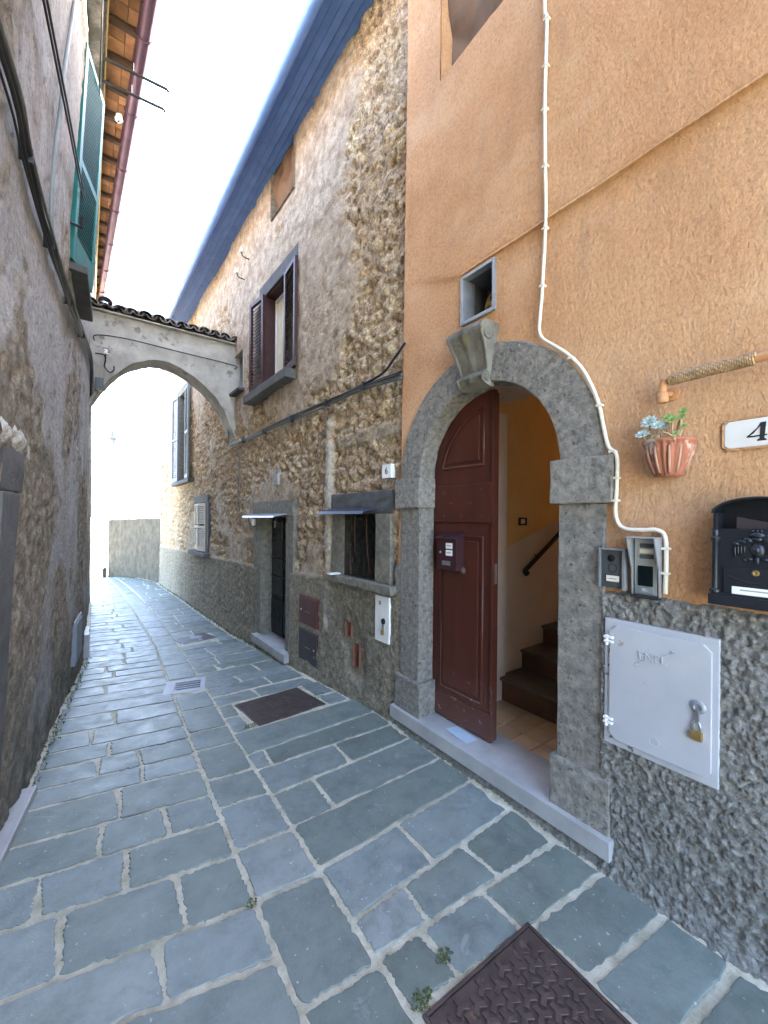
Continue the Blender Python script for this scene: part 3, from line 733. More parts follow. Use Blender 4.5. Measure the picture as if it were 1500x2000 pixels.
# stair hall behind the doorway
def hall_left():
    diag = lambda n: 1.45 + max(0, (-n - .8)) * .30  # ochre above this diagonal paints in the warm stair light
    lo = MB(); hi = MB(); ns = [-.20, -.8, -2.0, -3.5, -6.0]
    for a, b in zip(ns[:-1], ns[1:]):
        lo.add([(2.229, a, .05), (2.229, b, .05), (2.229, b, diag(b)), (2.229, a, diag(a))], [(0, 1, 2, 3)])
        hi.add([(2.229, a, diag(a)), (2.229, b, diag(b)), (2.229, b, 6.2), (2.229, a, 6.2)], [(0, 1, 2, 3)])
    lo.build('hall_wall', M['white_plaster'], oh); hi.build('hall_wall', M['ochre'], oh)
hall_left()
MB().box(2.19, 2.235, -.84, -.70, .165, 2.64).build('hall_pilaster', M['white_plaster'], oh, bevel=.004)
mb = MB()                                                  # right side of the stairs, with an opening added to let daylight into the hall
for n0, n1, z0, z1 in ((-.14, -3.5, .05, 6.2), (-3.5, -5.4, .05, 2.5), (-3.5, -5.4, 4.9, 6.2), (-5.4, -6, .05, 6.2)):
    mb.add([(1.10, n0, z0), (1.10, n1, z0), (1.10, n1, z1), (1.10, n0, z1)], [(0, 1, 2, 3)])
mb.build('hall_wall', M['ochre'], oh)
MB().box(-3, 1.095, -3.45, -3.40, -.3, 9.0).build('added_daylight_wall', M['white_plaster'], oh)  # unseen courtyard added to feed daylight into the stair hall
MB().box(-3, 1.095, -6.04, -3.45, .0, .05).build('added_daylight_floor', M['step_stone'], oh)  # floor of the added courtyard
MB().add([(1.0, -6, .05), (2.4, -6, .05), (2.4, -6, 6.2), (1.0, -6, 6.2)], [(0, 1, 2, 3)]).build('hall_wall', M['ochre'], oh)
MB().add([(1.0, -.13, 2.72), (2.4, -.13, 2.72), (2.4, -.9, 2.76), (1.0, -.9, 2.76), (1.0, -6, 5.6), (2.4, -6, 5.6)], [(0, 1, 2, 3), (3, 2, 5, 4)]).build('hall_ceiling', M['white_plaster'], oh)
MB().add([(2.232, -.19, .05), (2.42, -.19, .05), (2.42, -.19, 3.0), (2.232, -.19, 3.0)], [(0, 1, 2, 3)]).build('hall_wall', M['white_plaster'], oh)
hf = MB().box(1.0, 2.42, -1.2, -.135, .06, .163).build('hall_floor', M['mortar'], oh)
ts = .163
for i in range(5):
    for j in range(7):
        a, b = 1.10 + j * ts, -.298 - i * ts
        MB().box(a + .003, min(a + ts - .003, 2.228), b - ts + .003, b - .003, .15, .170 + random.uniform(-.001, .001)).build('floor_tile', M['hall_tile'], hf, bevel=.002)
for k in range(11):
    n0 = -.79 - .335 * k; z0 = .17 * (k + 1); st = MB().box(1.102, 2.226, n0 - .9, n0, z0 - .02, z0 + .172).build('step', M['terracotta_step'], oh)
    MB().box(1.102, 2.226, n0 - .345, n0 + .028, z0 + .172, z0 + .20).build('tread', M['tread'], st, bevel=.006)
# niche with the extractor ring
nb = MB()
a, b, c, d = 1.664, 1.93, 3.08, 3.385
nb.add([(a, .0, c), (b, .0, c), (b, .0, d), (a, .0, d), (a, -.24, c), (b, -.24, c), (b, -.24, d), (a, -.24, d)], [(0, 4, 5, 1), (1, 5, 6, 2), (2, 6, 7, 3), (3, 7, 4, 0), (4, 7, 6, 5)])
nb.build('niche', M['darkstone'], oh)
fr = MB()
for q in ((a - .012, a + .008, c - .016, d + .012), (b - .008, b + .014, c - .016, d + .012), (a, b, c - .018, c + .006), (a, b, d - .006, d + .014)):
    fr.box(q[0], q[1], -.10 if q[0] == b - .008 else -.03, .022, q[2], q[3])
fr.build('niche_frame', M['zinc'], oh, bevel=.002)
rg = MB(); rg.tube([(1.75 + .085 * math.cos(t), -.12, 3.19 + .085 * math.sin(t)) for t in np.linspace(0, 2 * math.pi, 25)], .009, 8)
for t in range(4):
    q = t * math.pi / 2 + .4; rg.tube([(1.75, -.13, 3.19), (1.75 + .075 * math.cos(q), -.13, 3.19 + .075 * math.sin(q))], [.02, .03], 6)
rg.build('fan_ring', M['brass'], oh, smooth=True)
# upper window with a brown tarpaulin
w = MB(); a, b, c, d = 1.23, 2.18, 4.98, 6.3
w.add([(a, .0, c), (b, .0, c), (b, .0, d), (a, .0, d), (a, -.35, c), (b, -.35, c), (b, -.35, d), (a, -.35, d)], [(0, 4, 5, 1), (1, 5, 6, 2), (2, 6, 7, 3), (3, 7, 4, 0), (4, 7, 6, 5)])
w.build('window_reveal', M['stucco'], oh)
grid_mesh('window_tarpaulin', np.linspace(1.235, 2.175, 40), np.linspace(4.99, 6.29, 50),
    lambda S, Z: (S, -.16 + .06 * np.abs(np.sin((S - 1.2) * 3.1 + (Z - 5) * 2.2)) + .045 * np.abs(np.sin((S * 3.4 - Z * 4.3))) + .012 * fbm(S * 9, Z * 9, 61), Z), M['cloth'], oh)
# body and roof
MB().box(-3, 2.55, -8.0, -6.05, -.3, 7.2).build('rear_wall', M['stucco'], oh)
MB().box(-3.05, -3.0, -8, 0, -.3, 7.3).build('side_wall', M['stucco'], oh)
MB().prism([(.45, 7.18), (.45, 7.30), (-3.44, 9.14), (-3.44, 8.98)], -3.3, 2.56, 'x').build('roof', M['rooftile'], oh)  # front roof cut short so the added courtyard opens to the sky
MB().prism([(-3.45, 8.98), (-3.45, 9.14), (-4.0, 9.4), (-8.4, 7.3), (-8.4, 7.18), (-4, 9.2)], 1.05, 2.56, 'x').build('roof', M['rooftile'], oh)  # rear roof kept clear of the added courtyard to let daylight in
MB().prism([(-.02, 7.28), (-4, 9.15), (-8.0, 7.28)], 2.50, 2.56, 'x').build('gable', M['stucco'], oh)
MB().add([(2.56, -.02, 0), (2.56, -8, 0), (2.56, -8, 7.3), (2.56, -.02, 7.3)], [(0, 1, 2, 3)]).build('side_wall', M['stucco'], oh)

# ------------------------------------------------------------------ stone house
sh = thing('stone_house', 'long weathered brown stone house with deep eaves beside the orange house', 'house', FB)
EB = 12.05
HOLES = [(.345, .862, 1.16, 1.765), (2.275, 3.16, -.02, 1.735), (2.385, 3.06, 3.59, 4.905), (2.15, 2.90, 5.905, 6.60), (4.03, 4.50, 3.84, 4.48), (6.33, 7.32, 1.0, 2.03), (8.22, 9.10, 2.66, 4.90), (.735, .835, .56, .70), (.59, .69, .29, .52)]
def dado_z(S): return np.interp(S, [0, 1.2, 3.5, 7, 12.1], [1.10, 1.085, 1.0, .91, .78]) + .012 * (fbm(S * 5, S * 0, 3) - .5)
def stone_fn(S, Z):
    wx = S + .10 * (fbm(S * 4, Z * 4, 71) - .5); wz = Z + .07 * (fbm(S * 4, Z * 4, 72) - .5)
    f1, f2, cid = worley(wx * 5.4, wz * 7.6, 73)
    g1, g2, gid = worley(wx * 17, wz * 17, 76)
    lump = .026 * sstep(.0, .42, f2 - f1) * (.3 + .9 * cid) + .055 * (fbm(S * 8, Z * 9, 77, 5, .62) - .5)
    # lime plaster survives mostly in the middle of the front, the rubble shows near the seam and round the cable
    p = fbm(S * 1.15, Z * 1.0, 81, 5, .6) + .30 * np.exp(-((S - 2.4) / 1.9) ** 2 - ((Z - 5.0) / 1.5) ** 2) + .16 * np.exp(-((S - 1.35) / .5) ** 2 - ((Z - 4.0) / 1.3) ** 2)
    p = p - .42 * np.exp(-((S - .1) / .75) ** 2) * sstep(2.2, 3.0, Z) - .16 * np.exp(-((Z - 2.6) / .75) ** 2) + .03 * sstep(4.2, 5.5, S) - .05 * sstep(1.9, 1.2, Z) * sstep(5.0, 3.5, S)
    p = p + .25 * np.exp(-((S - 2.75) / .5) ** 2 - ((Z - 2.1) / .35) ** 2)
    pm = sstep(.46, .56, p + .10 * (fbm(S * 9, Z * 9, 83) - .5))
    rough = .034 * (fbm(S * 15, Z * 15, 84, 4, .65) - .5) + .014 * (1 - g1) * gid - .03 * sstep(.70, .82, vnoise(S * 15, Z * 15, 79))
    n = (1 - pm) * (lump + rough - .022) + pm * (.020 + .014 * (fbm(S * 7, Z * 7, 85, 5, .6) - .5) - .012 * (vnoise(S * 26, Z * 26, 86) > .83))
    dm = sstep(.012, -.012, Z - dado_z(S))
    n = n * (1 - dm) + dm * (.036 + .034 * (fbm(S * 12, Z * 12, 87, 5, .66) - .5) + .014 * (1 - g1) + .03 * sstep(.35, -.3, Z - np.interp(S + 2.62, ZY, ZZ)))
    cx = 1.215 + .05 * (fbm(Z * 3, Z * 0, 88) - .5); cw = .050 + .075 * (fbm(Z * 7, Z * 0, 89) - .5)
    ch = sstep(cw + .02, cw - .02, np.abs(S - cx)) * sstep(.45, .6, Z) * sstep(2.85, 2.75, Z)
    n = n * (1 - ch) + ch * (.03 + .025 * (1 - g1) + .012 * fbm(S * 30, Z * 30, 90))
    band = sstep(.075, .05, np.abs(Z - 2.50 - .03 * (fbm(S * 4, S * 0, 91) - .5))) * sstep(1.15, 1.10, S)     # cement band above the small window
    n = n * (1 - band * .7) + band * .7 * .02
    n = n + .05 * (fbm(S * .5, Z * .5, 92) - .5)
    edge = np.zeros_like(S)
    for (a, b, c, d) in HOLES:
        dx = np.maximum(np.maximum(a - S, S - b), 0); dz = np.maximum(np.maximum(c - Z, Z - d), 0)
        edge = np.maximum(edge, sstep(.16, .05, np.hypot(dx, dz)))
    n = n * (1 - edge * .9) + edge * .012
    return S, n, Z, {'stone': cid, 'plaster': np.clip(pm, 0, 1) * (1 - band), 'dado': np.maximum(dm, band * .45), 'chase': ch * (.35 + .55 * (fbm(S * 12, Z * 8, 97) > .46))}
def skeep(S, Z):
    k = np.ones(S.shape, bool)
    for (a, b, c, d) in HOLES: k &= ~((S > a) & (S < b) & (Z > c) & (Z < d))
    return k
ss = np.unique(np.concatenate([lines(-.02, 4.7, .018, [q for h in HOLES for q in h[:2] if q < 4.6]), lines(4.73, EB, .034, [q for h in HOLES for q in h[:2] if q > 4.8])]))
grid_mesh('wall', ss, lines(-.75, 6.64, .02, [q for h in HOLES for q in h[2:]]), stone_fn, M['tufa'], sh, skeep, flip=True)
def recess(a, b, c, d, depth, mat, name='window_reveal', back=None):
    MB().add([(a, .04, c), (b, .04, c), (b, .04, d), (a, .04, d), (a, -depth, c), (b, -depth, c), (b, -depth, d), (a, -depth, d)], [(0, 4, 5, 1), (1, 5, 6, 2), (2, 6, 7, 3), (3, 7, 4, 0)]).build(name, mat, sh)
    MB().add([(a, -depth, c), (b, -depth, c), (b, -depth, d), (a, -depth, d)], [(0, 1, 2, 3)]).build('window_back' if 'window' in name else 'recess_back', back or mat, sh)
# end wall, back, gables, roof
MB().box(.06, EB - .06, -.56, -.50, -1, 6.75).build('light_leak_backing', M['rubble_dark'], sh)  # unseen dark backing added to stop light leaking through the wall holes
MB().box(EB - .05, EB + .02, -7, .02, -1, 6.6).build('end_wall', M['tufa'], sh)
MB().box(0, EB, -7.05, -7, -1, 6.6).build('rear_wall', M['tufa'], sh)
MB().box(.0, .05, -7, -.12, -1, 6.6).build('party_wall', M['tufa'], sh)
MB().prism([(-.05, 6.58), (-3.5, 8.75), (-7, 6.58)], .0, .04, 'x').build('gable', M['tufa'], sh)
MB().prism([(-.05, 6.58), (-3.5, 8.75), (-7, 6.58)], EB - .04, EB + .01, 'x').build('gable', M['tufa'], sh)
rf = MB().prism([(.44, 6.56), (.44, 6.64), (-3.5, 9.05), (-7.6, 6.55), (-7.6, 6.45), (-3.5, 8.93)], -.03, EB + .25, 'x').build('roof', M['rooftile'], sh)  # unseen ridge shaped high to keep the sun off the alley
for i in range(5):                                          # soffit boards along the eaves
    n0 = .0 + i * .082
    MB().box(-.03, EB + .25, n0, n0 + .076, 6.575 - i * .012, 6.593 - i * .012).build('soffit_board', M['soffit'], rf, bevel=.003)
gp = [(.07 * math.cos(t), .07 * math.sin(t)) for t in np.linspace(math.pi, 2 * math.pi, 12)]; gp = gp + [(.062 * math.cos(t), .062 * math.sin(t)) for t in np.linspace(2 * math.pi, math.pi, 12)]
MB().prism([(.455 + p[0] * .8, 6.515 + p[1] * .8) for p in gp], -.03, EB + .25, 'x').build('gutter', M['gutter_blue'], rf)
# small window with the tin rain hood next to the orange house
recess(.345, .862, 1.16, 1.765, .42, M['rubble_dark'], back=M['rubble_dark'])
def trim(x0, x1, n1, z0, z1, mat, name, rough=.006, bev=.012): return MB().box(x0, x1, -.10, n1, z0, z1).build(name, mat, sh, bevel=bev, cuts=3, rough=rough)
trim(.09, 1.12, .05, 1.772, 1.975, M['darkstone'], 'window_lintel', .008)
trim(.865, 1.10, .045, 1.155, 1.77, M['olive_stone'], 'window_jamb'); trim(.12, .342, .045, 1.155, 1.77, M['olive_stone'], 'window_jamb')
trim(.04, 1.13, .11, 1.078, 1.155, M['olive_stone'], 'window_sill', .007, .015)
grid_mesh('window_rubble', np.linspace(.345, .862, 40), np.linspace(1.155, 1.765, 46), lambda S, Z: (S, -.10 + .05 * sstep(1.7, 1.16, Z) + .04 * worley(S * 11, Z * 11, 5)[0], Z), M['rubble_dark'], sh)
for k in range(7):
    a = .345 + .517 * random.random()
    MB().tube([(a + .05 * math.sin(q * 3 + k), -.03 + .02 * math.cos(q * 5 + k), 1.16 + .58 * q) for q in np.linspace(0, 1, 9)], .004, 5).build('dry_twig', M['timber'], sh)
hood = MB().prism([(.02, 1.815), (.025, 1.828), (.20, 1.792), (.22, 1.765), (.214, 1.763), (.195, 1.784)], .30, 1.12, 'x').build('rain_hood', M['dark_tin'], sh)
MB().box(.93, 1.0, -.02, .16, 1.157, 1.17).build('window_slip', M['paper'], sh)
# street door with iron leaves
recess(2.275, 3.16, -.05, 1.735, .24, M['olive_stone'], 'door_reveal', M['rubble_dark'])
DN = .13
trim(2.06, 3.50, .045, 1.74, 1.965, M['olive_stone'], 'door_lintel'); trim(3.163, 3.46, .04, -.13, 1.738, M['olive_stone'], 'door_jamb'); trim(2.06, 2.272, .04, -.08, 1.738, M['olive_stone'], 'door_jamb')
MB().box(2.10, 3.28, -.24, .13, -.085, .025).build('doorstep', M['step_stone'], sh, bevel=.008, cuts=2, rough=.003)
dd = MB().box(2.28, 3.155, -0.170, -0.130, .04, 1.73).build('door_leaf', M['dark_metal_door'], sh, bevel=.003)
for a in (2.30, 2.73):
    MB().box(a, a + .40, -0.128, -0.120, .62, 1.66).build('pane', M['black_gloss'], dd)
    MB().box(a, a + .40, -0.128, -0.114, .10, .56).build('panel', M['dark_metal_door'], dd, bevel=.006)
    for z in (.88, 1.14, 1.40): MB().box(a, a + .40, -0.120, -0.106, z, z + .014).build('glazing_bar', M['dark_metal_door'], dd)
    ring = MB().tube([(a + .2 + .12 * math.cos(t), -0.108, .33 + .12 * math.sin(t)) for t in np.linspace(0, 2 * math.pi, 25)], .008, 6)
    ring.build('scroll_ring', M['dark_metal_door'], dd, smooth=True)
MB().box(2.705, 2.722, -0.132, -0.106, .06, 1.72).build('meeting_bar', M['iron'], dd)
MB().prism([(.02, 1.772), (.025, 1.785), (.22, 1.748), (.235, 1.728), (.20, 1.742)], 2.24, 3.42, 'x').build('rain_hood', M['tin'], sh)
for a in (2.32, 3.36): MB().tube([(a, .03, 1.60), (a, .10, 1.60), (a, .15, 1.67), (a, .16, 1.74)], .006, 6).build('hood_bracket', M['iron'], sh)
MB().box(3.36, 3.46, .045, .075, 1.60, 1.70).build('door_lamp', M['white_paint'], sh, bevel=.01)

def shutter(name, s0, n0, z0, z1, w, ang, mf, ms, panels=1, nsl=22, parent=sh, each=False):
    """louvred leaf hinged at (s0, n0); ang 0 lies flat along +s, positive swings out into the street"""
    m = Matrix.Translation((s0, n0, z0)) @ Matrix.Rotation(ang, 4, 'Z'); h = z1 - z0; t = .04; f = .055 if w > .3 else .045
    fr = MB().box(0, f, 0, t, 0, h).box(w - f, w, 0, t, 0, h).box(f, w - f, 0, t, h - f, h).box(f, w - f, 0, t, 0, f * 1.5)
    for k in range(1, panels): fr.box(f, w - f, 0, t, h * k / panels - .03, h * k / panels + .03)
    o = fr.build(name, mf, parent, bevel=.003, m=m)
    sl = MB(); zz = [f * 1.5 + (h - f * 2.5) * (i + .5) / nsl for i in range(nsl)]; d = (h - f * 2.5) / nsl
    for z in zz:
        if any(abs(z - h * k / panels) < .035 + d * .3 for k in range(1, panels)): continue
        q = MB() if each else sl; k0 = len(q.v)
        q.add([(f, .004, z + d * .42), (w - f, .004, z + d * .42), (w - f, .036, z - d * .42), (f, .036, z - d * .42), (f, .010, z + d * .50), (w - f, .010, z + d * .50), (w - f, .040, z - d * .34), (f, .040, z - d * .34)],
              [(0, 1, 2, 3), (7, 6, 5, 4), (0, 4, 5, 1), (1, 5, 6, 2), (2, 6, 7, 3), (3, 7, 4, 0)])
        if ang > 1.5: q.v[k0:] = [(v[0], .044 - v[1], v[2]) for v in q.v[k0:]]; 
        if each: q.build('slat', ms, o)
    if not each: tag(sl.build('louvre', ms, o), kind='stuff')
    return o
# big shuttered window
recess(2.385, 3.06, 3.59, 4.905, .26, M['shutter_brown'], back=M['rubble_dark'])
trim(2.005, 3.325, .035, 4.94, 5.13, M['darkstone'], 'window_lintel', .004)
trim(2.05, 3.62, .17, 3.455, 3.575, M['darkstone'], 'window_sill', .003)
wf = MB()
for q in ((2.385, 2.43), (2.70, 2.745), (3.015, 3.06)): wf.box(q[0], q[1], -.17, -.11, 3.59, 4.90)
wf.box(2.43, 3.015, -.17, -.11, 3.59, 3.65).box(2.43, 3.015, -.17, -.11, 4.85, 4.90)
wfo = wf.build('window_frame', M['white_paint'], sh, bevel=.004)
for a, b in ((2.43, 2.70), (2.745, 3.015)): MB().box(a, b, -.145, -.139, 3.65, 4.85).build('pane', M['glass'], wfo)
grid_mesh('curtain', np.linspace(2.75, 3.01, 30), np.linspace(3.66, 4.84, 4), lambda S, Z: (S, -.125 + .008 * np.sin(S * 90), Z), M['curtain'], sh)
shutter('shutter', 2.395, .05, 3.585, 4.93, .43, math.pi - .10, M['shutter_brown'], M['slat_brown'], 1, 24)
shutter('shutter', 3.07, .035, 3.60, 4.94, .44, .10, M['shutter_brown'], M['slat_brown'], 1, 24)
# attic window hung with a tarpaulin
recess(2.15, 2.90, 5.905, 6.60, .30, M['olive_stone'])
grid_mesh('window_tarpaulin', np.linspace(2.15, 2.90, 26), np.linspace(5.905, 6.6, 26), lambda S, Z: (S, -.06 + .04 * np.abs(np.sin(S * 9 + Z * 4)) + .03 * np.abs(np.sin(S * 4 - Z * 7)), Z), M['cloth'], sh)
# little side window above the arch springing
recess(4.03, 4.50, 3.84, 4.48, .30, M['arch_render'], back=M['rubble_dark'])
trim(4.0, 4.72, .12, 3.80, 3.84, M['darkstone'], 'window_sill', .003, .006); trim(3.98, 4.53, .012, 4.485, 4.62, M['darkstone'], 'window_lintel', .003, .006)
# far windows
recess(8.22, 9.10, 2.66, 4.90, .25, M['olive_stone'], back=M['rubble_dark'])
trim(7.70, 9.65, .03, 4.91, 5.08, M['olive_stone'], 'window_lintel', .004); trim(7.62, 9.70, .12, 2.56, 2.65, M['darkstone'], 'window_sill', .004)
shutter('shutter', 8.22, .085, 2.67, 4.90, .46, math.pi - .06, M['grey_shutter'], M['grey_shutter'], 2, 40)
shutter('shutter', 9.10, .045, 2.67, 4.90, .50, .10, M['grey_shutter'], M['grey_shutter'], 2, 40)
MB().box(8.40, 8.95, -.20, -.16, 2.67, 4.89).build('window_frame', M['grey_shutter'], sh)
recess(6.33, 7.32, 1.0, 2.03, .2, M['olive_stone'], back=M['rubble_dark'])
trim(6.20, 7.46, .03, 2.04, 2.20, M['darkstone'], 'window_lintel', .004); trim(6.14, 6.327, .03, 1.0, 2.036, M['darkstone'], 'window_jamb', .004); trim(6.05, 7.5, .14, .90, .985, M['darkstone'], 'window_sill', .004)
shutter('shutter', 6.335, .0, 1.005, 2.025, .485, .12, M['cream_shutter'], M['cream_shutter'], 2, 18)
shutter('shutter', 7.315, .0, 1.005, 2.025, .485, math.pi - .05, M['cream_shutter'], M['cream_shutter'], 2, 18).location.y += .04
# two small brick-lined holes
for (a, b, c, d) in HOLES[7:]:
    recess(a, b, c, d, .10, M['brick_red'], 'putlog_hole')

# ------------------------------------------------------------------ left house
LM = Matrix.Translation((-.3, 4.0, 0))
lh = thing('grey_house', 'tall grey rendered old house with tiled eaves and green shutter on the left', 'house', LM)
def LX(Y, Z):
    b = np.interp(Y, BY, BX); t = np.interp(Y, TYL, TXL); k = np.clip(Z / 6.3, -.12, 1.05); return b + (t - b) * k
def left_fn(Y, Z):
    ex = sstep(.44, .53, fbm(Y * 1.3, Z * 1.1, 101, 5, .6) + .34 * np.exp(-((Y - 3.05) / .45) ** 2 - ((Z - 1.35) / .85) ** 2) - .10 * sstep(2.2, 3.2, Z) + .10 * sstep(.5, -.1, Z))
    f1, f2, cid = worley(Y * 13 + fbm(Y * 6, Z * 6, 3), Z * 13, 103)
    n = .012 * (fbm(Y * 7, Z * 7, 104, 5, .6) - .5) + ex * (.03 * (fbm(Y * 12, Z * 12, 105, 4, .6) - .6) + .016 * (1 - f1)) + .05 * (fbm(Y * .8, Z * .8, 106) - .5) - .012 * (vnoise(Y * 18, Z * 18, 107) > .86)
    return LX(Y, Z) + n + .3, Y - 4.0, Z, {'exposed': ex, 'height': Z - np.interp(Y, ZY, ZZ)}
def lkeep(Y, Z): return ~((Y > 1.45) & (Y < 2.44) & (Z > -.1) & (Z < 1.83)) & ~((Y > 4.12) & (Y < 4.95) & (Z > 3.80) & (Z < 5.45))
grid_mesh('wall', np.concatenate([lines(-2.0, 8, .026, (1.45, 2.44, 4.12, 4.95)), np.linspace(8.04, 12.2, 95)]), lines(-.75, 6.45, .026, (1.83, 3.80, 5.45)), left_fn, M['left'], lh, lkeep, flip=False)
W_ = dict(world=True)
MB().box(-6, -.08, 12.15, 12.2, -1, 6.4).build('end_wall', M['left'], lh, **W_); MB().box(-6, -5.9, -2, 12.2, -1, 6.4).build('rear_wall', M['left'], lh, **W_); MB().box(-6, -1.0, -2.05, -2, -1, 6.4).build('end_wall', M['left'], lh, **W_)
# yellow cornice, eave tiles on rafters, roof and gutter
def ypoly(pts_near, pts_far, ya, yb):
    return MB().add([(p[0], ya, p[1]) for p in pts_near] + [(p[0], yb, p[1]) for p in pts_far],
                    [tuple(range(len(pts_near)))[::-1], tuple(range(len(pts_near), 2 * len(pts_near)))] + [(i, (i + 1) % len(pts_near), (i + 1) % len(pts_near) + len(pts_near), i + len(pts_near)) for i in range(len(pts_near))])
cx = lambda y: float(np.interp(y, [-2, 4.2, 10, 12.3], [.16, .105, -.005, -.05]))
gx = lambda y: float(np.interp(y, [-2, 4.0, 10, 12.3], [.66, .37, .075, -.01]))
prof = lambda y: [(-.35, 6.10), (cx(y) - .012, 6.10), (cx(y), 6.11), (cx(y), 6.175), (-.35, 6.175)]
prof2 = lambda y: [(-.35, 5.70), (float(LX(y, 5.7)) - .02, 5.70), (float(LX(y, 5.85)) + .01, 5.85), (cx(y) - .06, 6.02), (cx(y) - .012, 6.098), (-.35, 6.098)]
ypoly(prof2(-2), prof2(12.2), -2, 12.2).build('cove', M['left'], lh, **W_)
ypoly(prof(-2), prof(12.2), -2, 12.2).build('cornice', M['yellow_trim'], lh, **W_)
lroof = ypoly([(-6.2, 6.6), (-3.1, 8.2), (gx(-2) + .03, 6.33), (gx(-2) + .03, 6.39), (-3.1, 8.32), (-6.2, 6.7)], [(-6.2, 6.6), (-3.1, 8.2), (gx(12.3) + .03, 6.33), (gx(12.3) + .03, 6.39), (-3.1, 8.32), (-6.2, 6.7)], -2.1, 12.3).build('roof', M['rooftile'], lh, **W_)
y = 2.3
while y < 12.1:
    x0, x1 = cx(y) - .05, gx(y) + .0
    if x1 - x0 > .06:
        MB().box(x0, x1, y, y + .045, 6.225, 6.27).build('rafter', M['timber'], lroof, bevel=.005, world=True)
        for a in (x0, x0 + (x1 - x0) * .5):
            for yy in (y + .06, y + .205):
                MB().box(a + .003, a + (x1 - x0) * .5 - .003, yy, yy + .138, 6.275 + random.uniform(-.004, .004), 6.30).build('eave_tile', M['terracotta'], lroof, world=True)
    y += .35
MB().tube([(gx(q) - .005, q, 6.26) for q in np.linspace(-2, 12.3, 24)], .062, 12).build('gutter', M['gutter'], lh, smooth=True, **W_)
for q in np.arange(2.6, 12, .9): MB().tube([(gx(q) - .005 + .067 * math.cos(t), q, 6.26 + .067 * math.sin(t)) for t in np.linspace(math.pi * .55, math.pi * 2.2, 12)], .008, 5).build('gutter_strap', M['gutter'], lh, smooth=True, **W_)
# green louvred shutter, half open, over its window
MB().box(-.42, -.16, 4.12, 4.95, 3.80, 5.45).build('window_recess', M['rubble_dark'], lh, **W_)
MB().add([(-.2, 4.05, 3.70), (-.06, 4.08, 3.70), (-.03, 5.05, 3.70), (-.2, 5.05, 3.70), (-.2, 4.05, 3.76), (-.06, 4.08, 3.76), (-.03, 5.05, 3.76), (-.2, 5.05, 3.76)], [(0, 3, 2, 1), (4, 5, 6, 7), (0, 1, 5, 4), (1, 2, 6, 5), (2, 3, 7, 6), (3, 0, 4, 7)]).build('window_sill', M['darkstone'], lh, bevel=.006, **W_)
gs_m = LM.inverted() @ Matrix.Translation((-.155, 4.03, 3.77)) @ Matrix.Rotation(R(2.6), 4, 'Y') @ Matrix.Rotation(math.atan2(.50, .125), 4, 'Z')
def green_shutter(m):
    w_, h, t, f = .52, 1.78, .045, .06
    o = MB().box(0, f, 0, t, 0, h).box(w_ - f, w_, 0, t, 0, h).box(f, w_ - f, 0, t, h - f, h).box(f, w_ - f, 0, t, 0, .22).box(f, w_ - f, 0, t, .80, .86).build('shutter', M['green'], lh, bevel=.004, m=m)
    for z in list(np.arange(.245, .79, .034)) + list(np.arange(.885, 1.71, .034)):
        MB().add([(f, .004, z - .009), (w_ - f, .004, z - .009), (w_ - f, .040, z + .009), (f, .040, z + .009), (f, .004, z - .003), (w_ - f, .004, z - .003), (w_ - f, .040, z + .015), (f, .040, z + .015)],
                 [(0, 1, 2, 3), (7, 6, 5, 4), (0, 4, 5, 1), (1, 5, 6, 2), (2, 6, 7, 3), (3, 7, 4, 0)]).build('slat', M['green'], o)
green_shutter(gs_m)
MB().tube([(-.17, 3.98, 4.02), (-.10, 4.0, 4.02), (-.10, 4.0, 4.10)], .012, 6).build('shutter_hinge', M['iron'], lh, **W_)
# door in the left house: dark stone lintel and jamb, green leaf, slab
def lbox(y0, y1, dn0, dn1, z0, z1):
    v = []
    for z in (z0, z1):
        for (yy, dn) in ((y0, dn0), (y1, dn0), (y1, dn1), (y0, dn1)): v.append((float(LX(yy, z)) + dn, yy, z))
    return MB().add(v, [(0, 3, 2, 1), (4, 5, 6, 7), (0, 1, 5, 4), (1, 2, 6, 5), (2, 3, 7, 6), (3, 0, 4, 7)])
lbox(1.2, 2.74, -.2, .035, 1.835, 2.035).build('door_lintel', M['darkstone'], lh, bevel=.01, cuts=3, rough=.006, **W_)
lbox(2.44, 2.72, -.2, .03, -.1, 1.832).build('door_jamb', M['darkstone'], lh, bevel=.01, cuts=3, rough=.006, **W_)
lbox(1.2, 1.45, -.2, .03, -.1, 1.832).build('door_jamb', M['darkstone'], lh, bevel=.01, cuts=3, rough=.006, **W_)
lbox(1.45, 2.44, -.16, -.12, 0, 1.83).build('door_leaf', M['green'], lh, **W_)
lbox(1.3, 3.28, -.3, .085, -.08, .045).build('door_slab', M['marble'], lh, bevel=.008, **W_)
grid_mesh('mortar_patch', np.linspace(2.35, 3.0, 40), np.linspace(2.03, 2.16, 14), lambda Y, Z: (LX(Y, Z) + .3 + .022 * np.sin((Z - 2.03) / .13 * math.pi) * sstep(3.0, 2.8, Y + .1 * fbm(Y * 9, Z * 9, 6)) + .05 * (fbm(Y * 13, Z * 13, 4, 4, .65) - .4), Y - 4, Z), M['pale_rubble'], lh)

